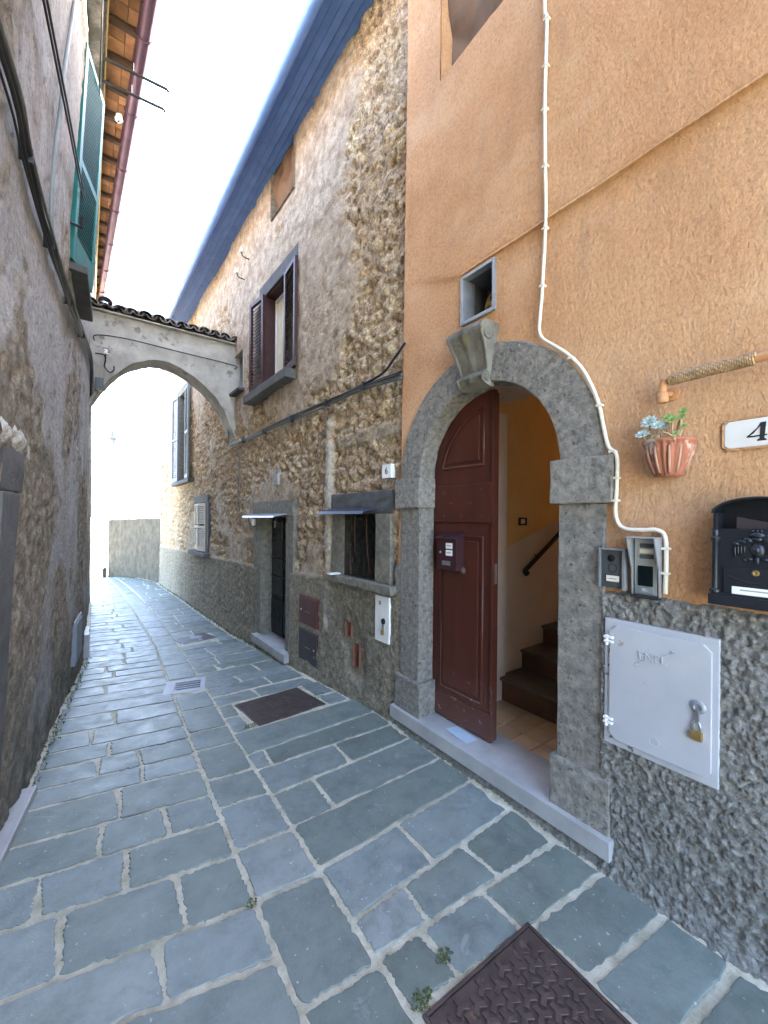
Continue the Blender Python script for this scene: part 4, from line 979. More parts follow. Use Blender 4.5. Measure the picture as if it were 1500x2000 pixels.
# ------------------------------------------------------------------ arch across the street
am = Matrix.Translation((.95, 7.1, 0))
ar = thing('street_arch', 'rendered buttress arch with a tiled top spanning the alley between the houses', 'arch', am)
ia = [(-.16, 3.10), (-.09, 3.30), (-.02, 3.44), (.07, 3.60), (.17, 3.75), (.30, 3.90), (.45, 4.03), (.58, 4.10), (.72, 4.15), (.83, 4.168), (.95, 4.16), (1.12, 4.11), (1.30, 4.015), (1.47, 3.89), (1.62, 3.75), (1.73, 3.61), (1.81, 3.46), (1.87, 3.30), (1.93, 3.10)]
mb = MB(); ntop = len(ia); top = [(x, 4.70 + .012 * math.sin(x * 5)) for x, _ in ia]; top[0] = (-.16, 4.70); top[-1] = (2.03, 4.70); ia2 = list(ia); ia2[-1] = (2.0, 3.05); ia2.insert(-1, (1.93, 3.16)); top.insert(-1, (1.95, 4.70))
V = []
for yy in (7.1, 7.52):
    for p in ia2: V.append((p[0], yy, p[1]))
    for p in top: V.append((p[0], yy, p[1]))
m_ = len(ia2); F = []
for i in range(m_ - 1):
    F.append((i, i + 1, m_ + i + 1, m_ + i)); F.append((2 * m_ + i, 3 * m_ + i, 3 * m_ + i + 1, 2 * m_ + i + 1))
    F.append((i, 2 * m_ + i, 2 * m_ + i + 1, i + 1)); F.append((m_ + i, m_ + i + 1, 3 * m_ + i + 1, 3 * m_ + i))
mb.add(V, F); mb.build('wall', M['arch_render'], ar, world=True, cuts=3, rough=.012, rscale=7)
mb = MB().add([(-.15, 7.02, 4.70), (2.0, 7.02, 4.70), (2.0, 7.31, 4.80), (-.15, 7.31, 4.80), (2.0, 7.6, 4.70), (-.15, 7.6, 4.70), (-.15, 7.02, 4.68), (2.0, 7.02, 4.68), (2.0, 7.6, 4.68), (-.15, 7.6, 4.68)],
              [(0, 1, 2, 3), (3, 2, 4, 5), (6, 7, 1, 0), (8, 9, 5, 4), (6, 9, 8, 7)]); mb.build('roof_bed', M['arch_render'], ar, world=True)
def barrel(x, y0, z0, y1, z1, r, up=True):
    """half-round clay tile from the low end (y0, z0) to the high end"""
    V = []; F = []; n = 9
    for (yy, zz, rr) in ((y0, z0, r), (y1, z1, r * .82)):
        for k in range(n):
            t = math.pi * k / (n - 1); sg = 1 if up else -1
            V.append((x + rr * math.cos(t), yy, zz + sg * rr * math.sin(t) * .85)); V.append((x + (rr - .014) * math.cos(t), yy, zz + sg * (rr - .014) * math.sin(t) * .85))
    for k in range(n - 1):
        a = 2 * k; F += [(a, a + 2, 2 * n + a + 2, 2 * n + a), (a + 1, 2 * n + a + 1, 2 * n + a + 3, a + 3), (a, a + 1, a + 3, a + 2), (2 * n + a, 2 * n + a + 2, 2 * n + a + 3, 2 * n + a + 1)]
    F += [(0, 2 * n, 2 * n + 1, 1), (2 * n - 2, 2 * n - 1, 4 * n - 1, 4 * n - 2)]
    return MB().add(V, F)
for i in range(13):
    x = -.06 + i * .165 + random.uniform(-.012, .012); dz = random.uniform(-.008, .012) + (.05 if i in (1,) else 0)
    barrel(x, 6.95 + random.uniform(-.03, .03), 4.72 + dz, 7.34, 4.85 + dz, .098).build('roof_tile', M['rooftile'], ar, smooth='auto', world=True)
    barrel(x + .082, 6.98 + random.uniform(-.02, .02), 4.775 + dz * .5, 7.33, 4.86, .075, False).build('roof_tile', M['rooftile'], ar, smooth='auto', world=True)
    barrel(x, 7.66, 4.725, 7.28, 4.845, .092).build('roof_tile', M['rooftile'], ar, smooth='auto', world=True)
for i in range(5):
    x0 = -.10 + i * .42; V = barrel(0, 0, 0, .44, 0, .10)
    V.xf(Matrix.Translation((x0, 7.31, 4.85 + random.uniform(-.01, .015))) @ Matrix.Rotation(R(-90), 4, 'Z')); V.build('ridge_tile', M['rooftile'], ar, smooth='auto', world=True)

# ------------------------------------------------------------------ end of the alley
lwm = Matrix.Translation((1.2, 17, -.5))
lw = thing('boundary_wall', 'low curved old boundary wall at the far end of the alley', 'wall', lwm)
cv = [(1.82, 14.6), (1.70, 15.4), (1.52, 16.4), (1.30, 17.4), (1.04, 18.4), (.76, 19.3), (.47, 20.0)]
def lw_fn(T, Z):
    x = np.interp(T, np.linspace(0, 1, 7), [c[0] for c in cv]); yv = np.interp(T, np.linspace(0, 1, 7), [c[1] for c in cv])
    h = .05 * (fbm(T * 20, Z * 3.4, 121) - .5) + .03 * fbm(T * 60, Z * 10, 122)
    top = np.interp(T, [0, 1], [1.70, 1.60]) + .05 * (fbm(T * 14, T * 0, 123) - .5)
    return x - h * .95 - 1.2, yv - 17, np.minimum(Z, top) + .5
grid_mesh('wall', np.linspace(0, 1, 140), np.linspace(-1.1, 1.75, 70), lw_fn, M['lowwall'], lw)
mb = MB()
for a, b in zip(cv[:-1], cv[1:]): mb.add([(a[0] - .01, a[1], 1.60), (b[0] - .01, b[1], 1.58), (b[0] + .42, b[1] + .05, 1.56), (a[0] + .42, a[1] + .05, 1.58), (a[0] + .42, a[1] + .05, -1), (b[0] + .42, b[1] + .05, -1)], [(0, 1, 2, 3), (3, 2, 5, 4)])
mb.add([(.46, 20.0, 1.58), (.88, 20.05, 1.56), (.88, 20.05, -1.2), (.46, 20.0, -1.2)], [(0, 1, 2, 3)])
mb.build('back_face', M['lowwall'], lw, world=True)

# ------------------------------------------------------------------ things on the orange front
def text_mb(txt, size, depth, m=I4):
    cu = bpy.data.curves.new('lettering', 'FONT'); cu.body = txt; cu.size = size; cu.extrude = depth; cu.align_x = 'CENTER'; cu.align_y = 'CENTER'
    o = bpy.data.objects.new('lettering', cu); COL.objects.link(o)
    dg = bpy.context.evaluated_depsgraph_get(); me = bpy.data.meshes.new_from_object(o.evaluated_get(dg))
    mb = MB().add([tuple(v.co) for v in me.vertices], [tuple(p.vertices) for p in me.polygons])
    bpy.data.objects.remove(o); bpy.data.curves.remove(cu); bpy.data.meshes.remove(me)
    # font plane (x, y) -> facade plane (-s, z), facing outward (+n)
    return mb.xf(m @ Matrix(((-1, 0, 0, 0), (0, 0, 1, 0), (0, 1, 0, 0), (0, 0, 0, 1))))

def smooth_path(pts, n=6):
    P = [Vector(p) for p in pts]; out = []
    for i in range(len(P) - 1):
        p0, p1, p2, p3 = P[max(i - 1, 0)], P[i], P[i + 1], P[min(i + 2, len(P) - 1)]
        for k in range(n):
            t = k / n
            out.append(0.5 * ((2 * p1) + (p2 - p0) * t + (2 * p0 - 5 * p1 + 4 * p2 - p3) * t * t + (3 * p1 - p0 - 3 * p2 + p3) * t ** 3))
    return out + [P[-1]]

# white cable down the wall
cp = [(1.30, 6.6), (1.296, 5.6), (1.304, 4.672), (1.29, 4.527), (1.294, 4.27), (1.298, 4.028), (1.292, 3.705), (1.298, 3.43), (1.314, 3.05), (1.328, 2.881), (1.331, 2.80), (1.305, 2.745), (1.224, 2.672), (1.150, 2.60), (1.068, 2.488), (1.0, 2.325), (.968, 2.177), (.945, 2.085), (.908, 2.035), (.907, 1.891), (.912, 1.765), (.895, 1.705), (.86, 1.683), (.786, 1.681), (.735, 1.682), (.703, 1.655), (.697, 1.557), (.70, 1.40)]
t = thing('white_cable', 'ivory white cable clipped down the orange wall and round the stone arch', 'cable', at(FA, 1.3, 0, 4))
inv = Matrix.Translation((-1.3, 0, -4))
n_of = lambda s, z: .040 if z > 3.43 else (.024 if z < 2.8 and s > .93 else .022)
MB().tube([(p.x - 1.3, p.y, p.z - 4) for p in smooth_path([(s, n_of(s, z), z) for s, z in cp], 5)], .0095, 8).build('sheath', M['ivory'], t, smooth=True)
for s, z, hz in ((1.290, 4.53, 0), (1.294, 4.27, 0), (1.298, 4.03, 0), (1.292, 3.705, 0), (1.300, 3.37, 0), (1.314, 3.05, 0), (1.14, 2.585, 0), (.99, 2.30, 0), (.925, 2.06, 0), (.908, 1.93, 0), (.909, 1.82, 0), (.697, 1.60, 0), (.698, 1.49, 0)):
    n = n_of(s, z)
    MB().box(s - 1.3 - .013, s - 1.3 + .018, n - .02, n + .011, z - 4 - .006, z - 4 + .006).build('clip', M['ivory'], t, bevel=.003)

# intercoms
t = thing('door_intercom', 'small grey intercom with white side flanges and one name button by the doorway', 'intercom', at(FA, .915, .018, 1.49))
MB().box(-.050, .050, 0, .022, -.092, .088).build('panel', M['dark_plastic'], t, bevel=.003)
MB().box(-.062, -.048, -.01, .036, -.098, .098).box(.052, .060, -.01, .036, -.092, .098).box(-.062, .060, -.01, .040, .090, .098).build('rain_hood', M['zinc'], t, bevel=.002)
MB().lathe([(.017, 0), (.017, .004), (.010, .008), (.002, .009)], (.006, .022, .050), 18, 'y').build('camera_eye', M['black_gloss'], t, smooth='auto')
MB().tube([(.0 + .019 * math.cos(q), .0225, .003 + .019 * math.sin(q)) for q in np.linspace(0, 2 * math.pi, 25)], .0022, 6).build('call_ring', M['ink'], t)
MB().box(-.036, .034, .018, .0235, -.065, -.030).build('button_bezel', M['ink'], t); MB().box(-.032, .028, .02, .026, -.062, -.033).build('name_plate', M['ivory'], t, bevel=.002)
MB().box(-.020, .016, .02, .0264, -.050, -.046).build('name_print', M['smudge'], t)
t = thing('video_entry_panel', 'tall silver entry panel under a slanted metal hood, right of the small intercom', 'intercom', at(FA, .772, .018, 1.52))
MB().box(-.046, .046, 0, .020, -.135, .120).build('panel', M['alu'], t, bevel=.003)
MB().box(-.030, .032, .018, .0225, -.095, -.003).build('screen', M['black_gloss'], t)
MB().box(-.030, .034, .018, .0222, -.128, -.097).build('brand_strip', M['zinc'], t)
text_mb('BC', .016, .0004, Matrix.Translation((.002, .0228, -.112))).build('lettering', M['porcelain'], t)
for i, z in enumerate((.080, .055, .030)):
    MB().box(-.032, .024, .018, .023, z, z + .019).build('name_slot', M['dark_plastic'] if i != 1 else M['ivory'], t, bevel=.001)
    MB().lathe([(.006, 0), (.005, .004)], (.034, .019, z + .009), 10, 'y').build('button', M['chrome'], t)
MB().prism([(0, .128), (.085, .128), (.085, .124), (.030, -.02), (.022, -.14), (0, -.14)], -.058, -.052, 'x').prism([(0, .128), (.085, .128), (.085, .124), (.030, -.02), (.022, -.14), (0, -.14)], .052, .058, 'x').box(-.058, .058, 0, .087, .124, .130).build('rain_hood', M['tin'], t, bevel=.001)
MB().box(-.058, .058, 0, .04, -.150, -.137).build('base_cap', M['ink'], t, bevel=.003)

# electricity cabinet
t = thing('electricity_cabinet', 'pale grey meter cabinet marked ENEL set in the rough grey dado', 'cabinet', at(FA, .726, .028, .946))
oc = lambda x0, x1, z0, z1, c: [(x0 + c, z0), (x1 - c, z0), (x1, z0 + c), (x1, z1 - c), (x1 - c, z1), (x0 + c, z1), (x0, z1 - c), (x0, z0 + c)]
MB().box(-.222, .222, -.03, .012, -.302, .302).build('frame', M['grey_paint'], t, bevel=.004)
dr = MB().prism(oc(-.200, .194, -.270, .272, .028), .010, .024).build('door', M['grey_paint'], t, bevel=.003)
MB().box(.1965, .201, .008, .0135, -.25, .25).build('hinge_rod', M['white_paint'], t)
for z in (.205, -.185):
    MB().box(.176, .218, .020, .034, z - .016, z - .006).box(.176, .218, .020, .034, z + .004, z + .014).tube([(.206, .026, z - .030), (.206, .026, z + .018)], .008, 8).build('hinge', M['white_paint'], t, bevel=.001)
text_mb('ENEL', .050, .0025, Matrix.Translation((.012, .0255, .162))).build('lettering', M['grey_paint'], dr)
MB().tube([(.082, .025, .118), (-.080, .025, .212)], .0028, 6).box(.062, .084, .022, .028, .110, .116).box(-.082, -.060, .022, .028, .210, .217).build('bolt_emblem', M['grey_paint'], dr)
MB().tube([(.002 + .020 * math.cos(q), .024, -.205 + .020 * math.sin(q)) for q in np.linspace(0, 2 * math.pi, 20)], .002, 5).build('stamp_ring', M['grey_paint'], dr)
MB().lathe([(.026, 0), (.027, .008), (.021, .012), (.014, .013), (.012, .008), (.004, .008)], (-.158, .022, .012), 20, 'y').build('lock_rose', M['zinc'], dr, smooth='auto')
MB().box(-.164, -.150, .03, .038, -.045, .004).build('hasp', M['chrome'], dr, bevel=.002)
t = thing('padlock', 'brass padlock hanging from the grey meter cabinet', 'padlock', at(FA, .572, .06, .862))
MB().box(-.021, .021, -.008, .010, -.040, -.004).build('body', M['brass'], t, bevel=.004)
MB().tube([(-.013, 0, -.006), (-.013, 0, .022), (-.008, 0, .034), (0, 0, .038), (.008, 0, .034), (.013, 0, .022), (.013, 0, -.006)], .0035, 8).build('shackle', M['chrome'], t, smooth=True)

# black cast mailbox, newspaper in it
t = thing('cast_mailbox', 'black cast letter box with arched top, crest and white name slip', 'mailbox', at(FA, .385, .012, 1.42))
W2 = .125
arc = [(W2 * math.cos(q), .335 + .052 * math.sin(q)) for q in np.linspace(0, math.pi, 15)]
MB().prism([(-W2, 0), (W2, 0)] + arc, 0, .012).build('back_plate', M['cast'], t)
MB().prism([(-W2, 0), (W2, 0), (W2, .275), (-W2, .275)], .010, .078).build('body', M['cast'], t, bevel=.004)
mb = MB(); ar2 = [(W2 * 1.06 * math.cos(q), .335 + .060 * math.sin(q)) for q in np.linspace(0, math.pi, 15)]
mb.prism(ar2 + arc[::-1], .0, .098); mb.box(-W2 - .002, -W2 + .012, 0, .09, .27, .336).box(W2 - .012, W2 + .002, 0, .09, .27, .336); mb.build('hood', M['cast'], t, bevel=.002)
MB().box(-W2 - .016, W2 + .016, 0, .096, -.022, .020).box(-W2 - .010, W2 + .010, 0, .090, .020, .028).build('base', M['cast'], t, bevel=.004)
for sg in (-1, 1):
    MB().lathe([(.017, .026), (.017, .036), (.010, .042), (.0095, .225), (.015, .232), (.016, .240), (.010, .246), (.012, .262), (.008, .278), (.002, .283)], (sg * (W2 - .002), .078, 0), 12).build('column', M['cast'], t, smooth='auto')
MB().box(-.098, .098, .076, .083, .030, .128).build('door', M['cast'], t, bevel=.004)
MB().tube([(.08 * u, .084, .095 - .022 * (1 - u * u)) for u in np.linspace(-1, 1, 15)], .0025, 6).build('scroll_line', M['cast'], t)
MB().lathe([(.011, 0), (.011, .005), (.006, .006), (.002, .004)], (.002, .083, .112), 14, 'y').build('lock', M['brass'], t, smooth='auto')
# the crest: crowned shield between drooping wings
cr = MB()
def blob(x, z, rx, rz, d=.008):
    V = []; F = []; n = 10
    V.append((x, .078 + d, z))
    for r_, dd in ((.5, d * .85), (.85, d * .5), (1.0, 0)):
        for k in range(n): q = 2 * math.pi * k / n; V.append((x + rx * r_ * math.cos(q), .078 + dd, z + rz * r_ * math.sin(q)))
    for k in range(n): F.append((0, 1 + k, 1 + (k + 1) % n))
    for i in range(2):
        for k in range(n): F.append((1 + i * n + k, 1 + i * n + (k + 1) % n, 1 + (i + 1) * n + (k + 1) % n, 1 + (i + 1) * n + k))
    cr.add(V, F)
blob(0, .252, .022, .014, .012); blob(0, .236, .018, .010, .011)
for x in (-.012, 0, .012): blob(x, .268, .005, .007, .009)
blob(0, .196, .022, .028, .010); blob(0, .196, .012, .016, .014)
for sg in (-1, 1):
    blob(sg * .026, .232, .016, .012, .010); blob(sg * .042, .226, .018, .009, .010); blob(sg * .060, .218, .010, .009, .008)
    for k, (x, l) in enumerate(((.062, .034), (.053, .030), (.044, .028), (.035, .024))): blob(sg * x, .216 - l * .8, .0045, l * .7, .008)
    blob(sg * .022, .162, .012, .007, .008); blob(sg * .034, .158, .007, .006, .007)
blob(0, .158, .008, .016, .008)
cr.build('crest', M['cast'], t, smooth=True)
MB().box(-.055, .070, .083, .0865, .022, .056).build('name_slip', M['paper'], t, bevel=.001)
MB().box(-.034, .046, .084, .0869, .042, .047).build('name_print', M['smudge'], t)
solo(MB().add([(-.09, 0, -.02), (.06, 0, -.02), (.06, 0, .042), (-.09, 0, .006), (-.09, .012, -.02), (.06, .012, -.02), (.06, .012, .042), (-.09, .012, .006)], [(0, 1, 2, 3), (7, 6, 5, 4), (0, 4, 5, 1), (1, 5, 6, 2), (2, 6, 7, 3), (3, 7, 4, 0)]),
     'folded_newspaper', M['slate_panel'], 'folded leaflet sticking out of the black letter box', 'leaflet', at(FA, .39, .055, 1.70), bevel=.002)

# house number 4
t = thing('number_plaque', 'white marble plaque with the painted number 4 let into the orange wall', 'plaque', at(FA, .41, .004, 2.068))
pl = [(-.094, -.054), (.080, -.054), (.094, -.040), (.094, .040), (.080, .054), (-.094, .054)]
MB().prism(pl, -.02, .004).build('slab', M['marble_plaque'], t, bevel=.004)
rim = pl + [pl[0]]
MB().tube([(p[0] * 1.05, .001, p[1] * 1.08) for p in rim], .0045, 6).build('stucco_rim', M['stucco'], t)
mir = lambda P: [(-x, z) for x, z in P]
f4 = MB().prism(mir([(.004, .036), (.020, .036), (.015, -.026), (.021, -.030), (.021, -.035), (-.006, -.035), (-.006, -.030), (.001, -.026)]), .003, .0055)
f4.prism(mir([(.004, .036), (.012, .034), (-.012, .002), (-.034, -.012), (-.037, -.018), (-.016, -.004)]), .003, .0052).prism(mir([(-.037, -.018), (-.034, -.010), (-.018, -.013), (.022, -.011), (.024, -.016), (-.016, -.019)]), .003, .0056)
f4.xf(Matrix.Translation((-.012, 0, 0))); f4.build('numeral', M['ink'], t)

# ribbed half-basket planter and its plants
pm_ = at(FA, .692, .012, 1.918)
t = thing('wall_planter', 'ribbed terracotta wall pot hung on the orange wall', 'planter', pm_)
def pot():
    V = []; F = []; seg = 48; prof = [(.052, 0), (.058, .012), (.074, .05), (.086, .09), (.091, .125), (.094, .142), (.100, .146), (.101, .156), (.094, .160), (.086, .156), (.080, .12)]
    for i, (r, z) in enumerate(prof):
        for k in range(seg + 1):
            q = math.pi * k / seg; rr = r * (1 + (.035 * math.cos(q * 22) if 0 < i < 6 else .012 * math.cos(q * 60)))
            V.append((rr * math.cos(q), rr * math.sin(q) * 1.15, z))
    m = seg + 1
    for i in range(len(prof) - 1):
        for k in range(seg): F.append((i * m + k, i * m + k + 1, (i + 1) * m + k + 1, (i + 1) * m + k))
    F.append(tuple(range(m - 1, -1, -1)))
    return MB().add(V, F)
po = pot().build('pot', M['pot'], t, smooth=True)
for k in (2, 6, 9, 13, 16, 20):
    q = math.pi * (k + .5) / 22; MB().tube([(r * 1.012 * math.cos(q), r * 1.15 * 1.012 * math.sin(q), z) for r, z in ((.060, .014), (.0745, .05), (.0865, .09), (.092, .126))], [.005, .006, .006, .004], 6).build('lime_streak', M['pot_stripe'], po, smooth=True)
MB().prism([(.084 * math.cos(q), .095 * math.sin(q)) for q in np.linspace(0, math.pi, 20)], .118, .128, 'z').build('soil', M['soil'], t)
def rosette(mb, c, r, n, up):
    for ring, (rr, tilt, k) in enumerate(((1.0, .25, n), (.75, .7, n - 1), (.45, 1.15, max(4, n - 3)))):
        for i in range(k):
            q = 2 * math.pi * i / k + ring * .5; d = Vector((math.cos(q) * math.cos(tilt), math.sin(q) * math.cos(tilt), math.sin(tilt))); sd = Vector((-math.sin(q), math.cos(q), 0))
            L = r * rr; w = L * .26; b = Vector(c); nz = d.cross(sd) * (-w * .35)
            P = [b + d * L * .1 - sd * w * .4, b + d * L * .6 - sd * w, b + d * L, b + d * L * .6 + sd * w, b + d * L * .1 + sd * w * .4, b + d * L * .55 - nz, b + d * L * .55 + nz * 1.6]
            mb.add(P, [(0, 1, 5), (1, 2, 5), (2, 3, 5), (3, 4, 5), (4, 0, 5), (1, 0, 6), (2, 1, 6), (3, 2, 6), (4, 3, 6), (0, 4, 6)])
for nm, lab, ml, items in (('succulent_plant', 'grey green rosette succulents leaning out of the left side of the wall pot', 'leaf_grey', ((.062, .05, .245, .034), (.080, .065, .19, .032), (.022, .06, .222, .030), (.005, .05, .215, .026))),
                           ('succulent_plant', 'bright green knobbly succulent stems in the right side of the wall pot', 'leaf_green', ((-.010, .05, .252, .022), (-.030, .06, .238, .024), (-.062, .04, .268, .022), (-.060, .05, .245, .018), (-.066, .05, .205, .018), (.028, .085, .165, .018), (-.045, .07, .175, .016)))):
    t = thing(nm, lab, 'plant', pm_, None)
    for (x, n, z, r) in items:
        root = (x * .55, n * .7 + .01, .12)
        MB().tube(smooth_path([root, ((root[0] + x) / 2 + random.uniform(-.01, .01), (root[1] + n) / 2 + .01, (.12 + z) / 2 - .012), (x, n, z)], 4), .0042, 6).build('stem', M['stem'], t, smooth=True)
        mb = MB(); rosette(mb, (0, 0, 0), r * 1.15, 9, 0); mb.xf(Matrix.Translation((x, n, z)) @ Matrix.Rotation(-R(random.uniform(35, 60)), 4, 'X')); mb.build('rosette', M[ml], t)
    if ml == 'leaf_green':
        MB().tube(smooth_path([(.04, .05, .125), (.02, .10, .170), (-.02, .115, .178), (-.05, .10, .150), (-.045, .085, .13)], 5), .0035, 6).build('stem', M['stem'], t, smooth=True)
        MB().tube([(-.03 + .024 * math.cos(q), .105, .155 + .012 * math.sin(q)) for q in np.linspace(0, 6.2, 18)], .003, 5).build('stem', M['stem'], t)
        MB().tube(smooth_path([(.005, .05, .12), (.004, .04, .24), (.010, .03, .33), (.0, .02, .40)], 4), .0012, 4).build('stem', M['stem'], t)

# wrapped pipe coming out of the wall above the planter
t = thing('wrapped_pipe', 'old pipe wrapped in frayed cord running along the orange wall above the pot', 'pipe', at(FA, .68, 0, 2.30))
MB().tube(smooth_path([(-1.6, .075, .06), (-.30, .075, .032), (-.02, .078, .028), (.012, .076, .018), (.022, .07, -.012), (.022, .06, -.030)], 5), .017, 10).build('pipe', M['orange_pipe'], t, smooth=True)
wr = []
for i in range(300):
    x = -.285 + .275 * i / 299; wr.append((x, .077 + .0215 * math.cos(i * .82), .032 - .004 * (x + .285) / .275 + .0215 * math.sin(i * .82)))
MB().tube(wr, .0048, 5).build('cord_wrap', M['wrap'], t, smooth=True)
MB().lathe([(.019, -.028), (.023, -.022), (.023, .012), (.019, .018)], (.022, .064, -.034), 14).build('elbow_cap', M['orange_pipe'], t, smooth='auto')
MB().tube([(.005, .0, -.016), (.012, .05, -.022)], .011, 8).build('wall_stub', M['orange_pipe'], t, smooth=True)
MB().lathe([(.03, 0), (.028, .006), (.012, .008)], (.005, .004, -.016), 14, 'y').build('wall_flange', M['orange_pipe'], t)

# maroon letter box on the door leaf
t = thing('door_letter_box', 'small dark maroon letter box fixed on the red door leaf', 'mailbox', at(FA, DC + .355, -.13, 1.475))
MB().box(-.100, .100, -.01, .075, -.13, .10).build('box', M['maroon_box'], t, bevel=.004)
MB().prism([(-.01, .098), (-.01, .155), (.092, .108), (.092, .098)], -.105, .105, 'x').build('lid', M['maroon_box'], t, bevel=.003)
for z in (.030, -.022): 
    MB().box(-.062, .004, .073, .0775, z, z + .042).build('name_slip', M['paper'], t, bevel=.001)
    MB().box(-.050, -.006, .074, .0779, z + .018, z + .026).build('name_print', M['smudge'], t)
MB().box(-.040, .045, .073, .077, -.095, -.062).build('slot_plate', M['chrome'], t, bevel=.001)
MB().lathe([(.009, 0), (.008, .005), (.002, .006)], (.062, .075, .0), 10, 'y').build('lock', M['chrome'], t, smooth=True)

# hall handrail and light switch
t = thing('stair_handrail', 'black iron handrail rising along the white wall of the stair hall', 'handrail', at(FA, 2.229, -1.1, 1.25))
MB().tube(smooth_path([(-.07, .0, .0), (-.075, .03, -.01), (-.075, .045, .02), (-.075, .0, .045), (-.075, -.3, .22), (-.075, -.85, .54), (-.075, -2.6, 1.5)], 4), .021, 10).build('rail', M['iron'], t, smooth=True)
for q in (.22, 1.3): MB().tube([(0, -q, .02 + q * .55), (-.045, -q, .02 + q * .55), (-.075, -q, .05 + q * .56)], .009, 6).build('bracket', M['iron'], t)
t = thing('light_switch', 'black framed light switch on the wall of the stair hall', 'switch', at(FA, 2.229, -1.115, 1.71))
MB().box(-.010, 0, -.060, .060, -.035, .035).build('plate', M['ink'], t, bevel=.003); MB().box(-.013, -.004, -.026, .034, -.022, .022).build('rocker', M['porcelain'], t, bevel=.003)
solo(MB().add([(-.11, -.05, 0), (.10, -.06, 0), (.11, .045, .004), (-.10, .055, 0), (-.11, -.05, .003), (.10, -.06, .003), (.11, .045, .007), (-.10, .055, .003)], [(0, 3, 2, 1), (4, 5, 6, 7), (0, 1, 5, 4), (1, 2, 6, 5), (2, 3, 7, 6), (3, 0, 4, 7)]),
     'threshold_patch', M['blue_patch'], 'flat pale blue patch lying on the marble threshold', 'paper', at(FA, 1.98, -.06, .184))  # thin pale blue patch on the threshold

# ------------------------------------------------------------------ things on the stone front
t = thing('number_tile', 'small white tile with number 6 on the stone wall beside the orange house', 'plaque', at(FB, .17, .045, 2.135))
MB().box(-.062, .062, -.04, .010, -.06, .06).build('tile', M['porcelain'], t, bevel=.003)
text_mb('6', .085, .0006, Matrix.Translation((0, .0108, 0))).build('numeral', M['ink'], t)
t = thing('number_tile', 'tiny number 8 tile under the hood of the dark street door', 'plaque', at(FB, 3.03, -.125, 1.63))
MB().box(-.035, .035, -.004, .006, -.05, .05).build('tile', M['ivory'], t, bevel=.002)
text_mb('8', .07, .0006, Matrix.Translation((0, .0066, 0))).build('numeral', M['ink'], t)
t = thing('blank_plaque', 'blank pale plaque on the stone wall above the street door', 'plaque', at(FB, 2.62, .04, 2.27))
MB().box(-.075, .075, -.04, .008, -.10, .10).build('slab', M['arch_render'], t, bevel=.004)
for nm, z, ml, lab in (('meter_door', .655, 'maroon_panel', 'maroon meter door in the stone wall, the upper of two'), ('meter_door', .245, 'slate_panel', 'faded dark meter door just above the pavement, the lower of two')):
    t = thing(nm, lab, 'meter door', at(FB, 1.60, .052, z)); h = .155 if z > .5 else .172
    MB().box(-.235, .235, -.05, .010, -h - .012, h + .012).build('frame', M[ml], t, bevel=.004)
    MB().box(-.215, .215, .006, .018, -h, h).build('panel', M[ml], t, bevel=.003)
    MB().lathe([(.012, 0), (.011, .004), (.003, .006)], (.16 if z > .5 else -.16, .018, 0), 10, 'y').build('lock', M['chrome'], t)
    MB().box(-.06, .06, .0175, .0186, -.012, -.006).build('print', M['smudge'], t)
t = thing('white_meter_door', 'narrow white utility door with a padlocked bolt left of the stone plinth', 'meter door', at(FB, .205, .052, .855))
MB().box(-.10, .10, -.05, .012, -.205, .195).build('panel', M['white_paint'], t, bevel=.005)
MB().lathe([(.026, 0), (.024, .010), (.008, .014)], (-.025, .012, -.02), 14, 'y').build('lock_rose', M['ink'], t, smooth='auto')
MB().box(-.034, -.018, .012, .020, -.10, -.02).build('hasp', M['chrome'], t)
MB().box(-.040, -.012, .014, .032, -.135, -.095).build('padlock_body', M['brass'], t, bevel=.003)
MB().box(.012, .045, .0115, .0135, .115, .15).build('print', M['smudge'], t)
# cables along the stone wall
t = thing('cable_bundle', 'sagging bundle of grey and black cables along the stone wall under the big window', 'cable', at(FB, 2.3, 0, 2.95))
base = [(-.04, 2.905), (.52, 2.945), (1.19, 2.95), (1.8, 2.962), (2.54, 2.962), (3.5, 2.955), (4.2, 2.972), (4.66, 2.98)]
for k, (dz, dn, r, mt) in enumerate(((0, .062, .013, 'cable_grey'), (.024, .058, .011, 'cable'), (-.022, .060, .010, 'cable_grey'), (.010, .078, .008, 'cable'))):
    MB().tube([(p.x - 2.3, p.y, p.z - 2.95) for p in smooth_path([(s, dn + .006 * math.sin(s * 5 + k), z + dz + .008 * math.sin(s * 7 + k * 2)) for s, z in base], 5)], r, 7).build('cable', M[mt], t, smooth=True)
for s in (.5, 1.2, 2.1, 3.0, 3.9): MB().box(s - 2.3 - .008, s - 2.3 + .008, .03, .092, -.03, .045).build('clip', M['cable'], t, bevel=.003)
solo(MB().tube([(p.x - .3, p.y, p.z - 3) for p in smooth_path([(-.06, .05, 3.17), (.05, .06, 3.09), (.22, .066, 2.995), (.55, .07, 2.972), (.9, .07, 2.968)], 6)], .011, 7), 'black_cable', M['cable'], 'black cable curving down to join the bundle at the orange corner', 'cable', at(FB, .3, 0, 3), smooth=True)
solo(MB().tube([(p.x, p.y, p.z) for p in smooth_path([(0, .06, 0), (.01, .055, -.4), (0, .06, -.8), (.01, .055, -1.05)], 4)], .007, 6), 'thin_conduit', M['cable_grey'], 'thin grey conduit dropping from the cable bundle near the arch', 'cable', at(FB, 4.1, 0, 2.96), smooth=True)
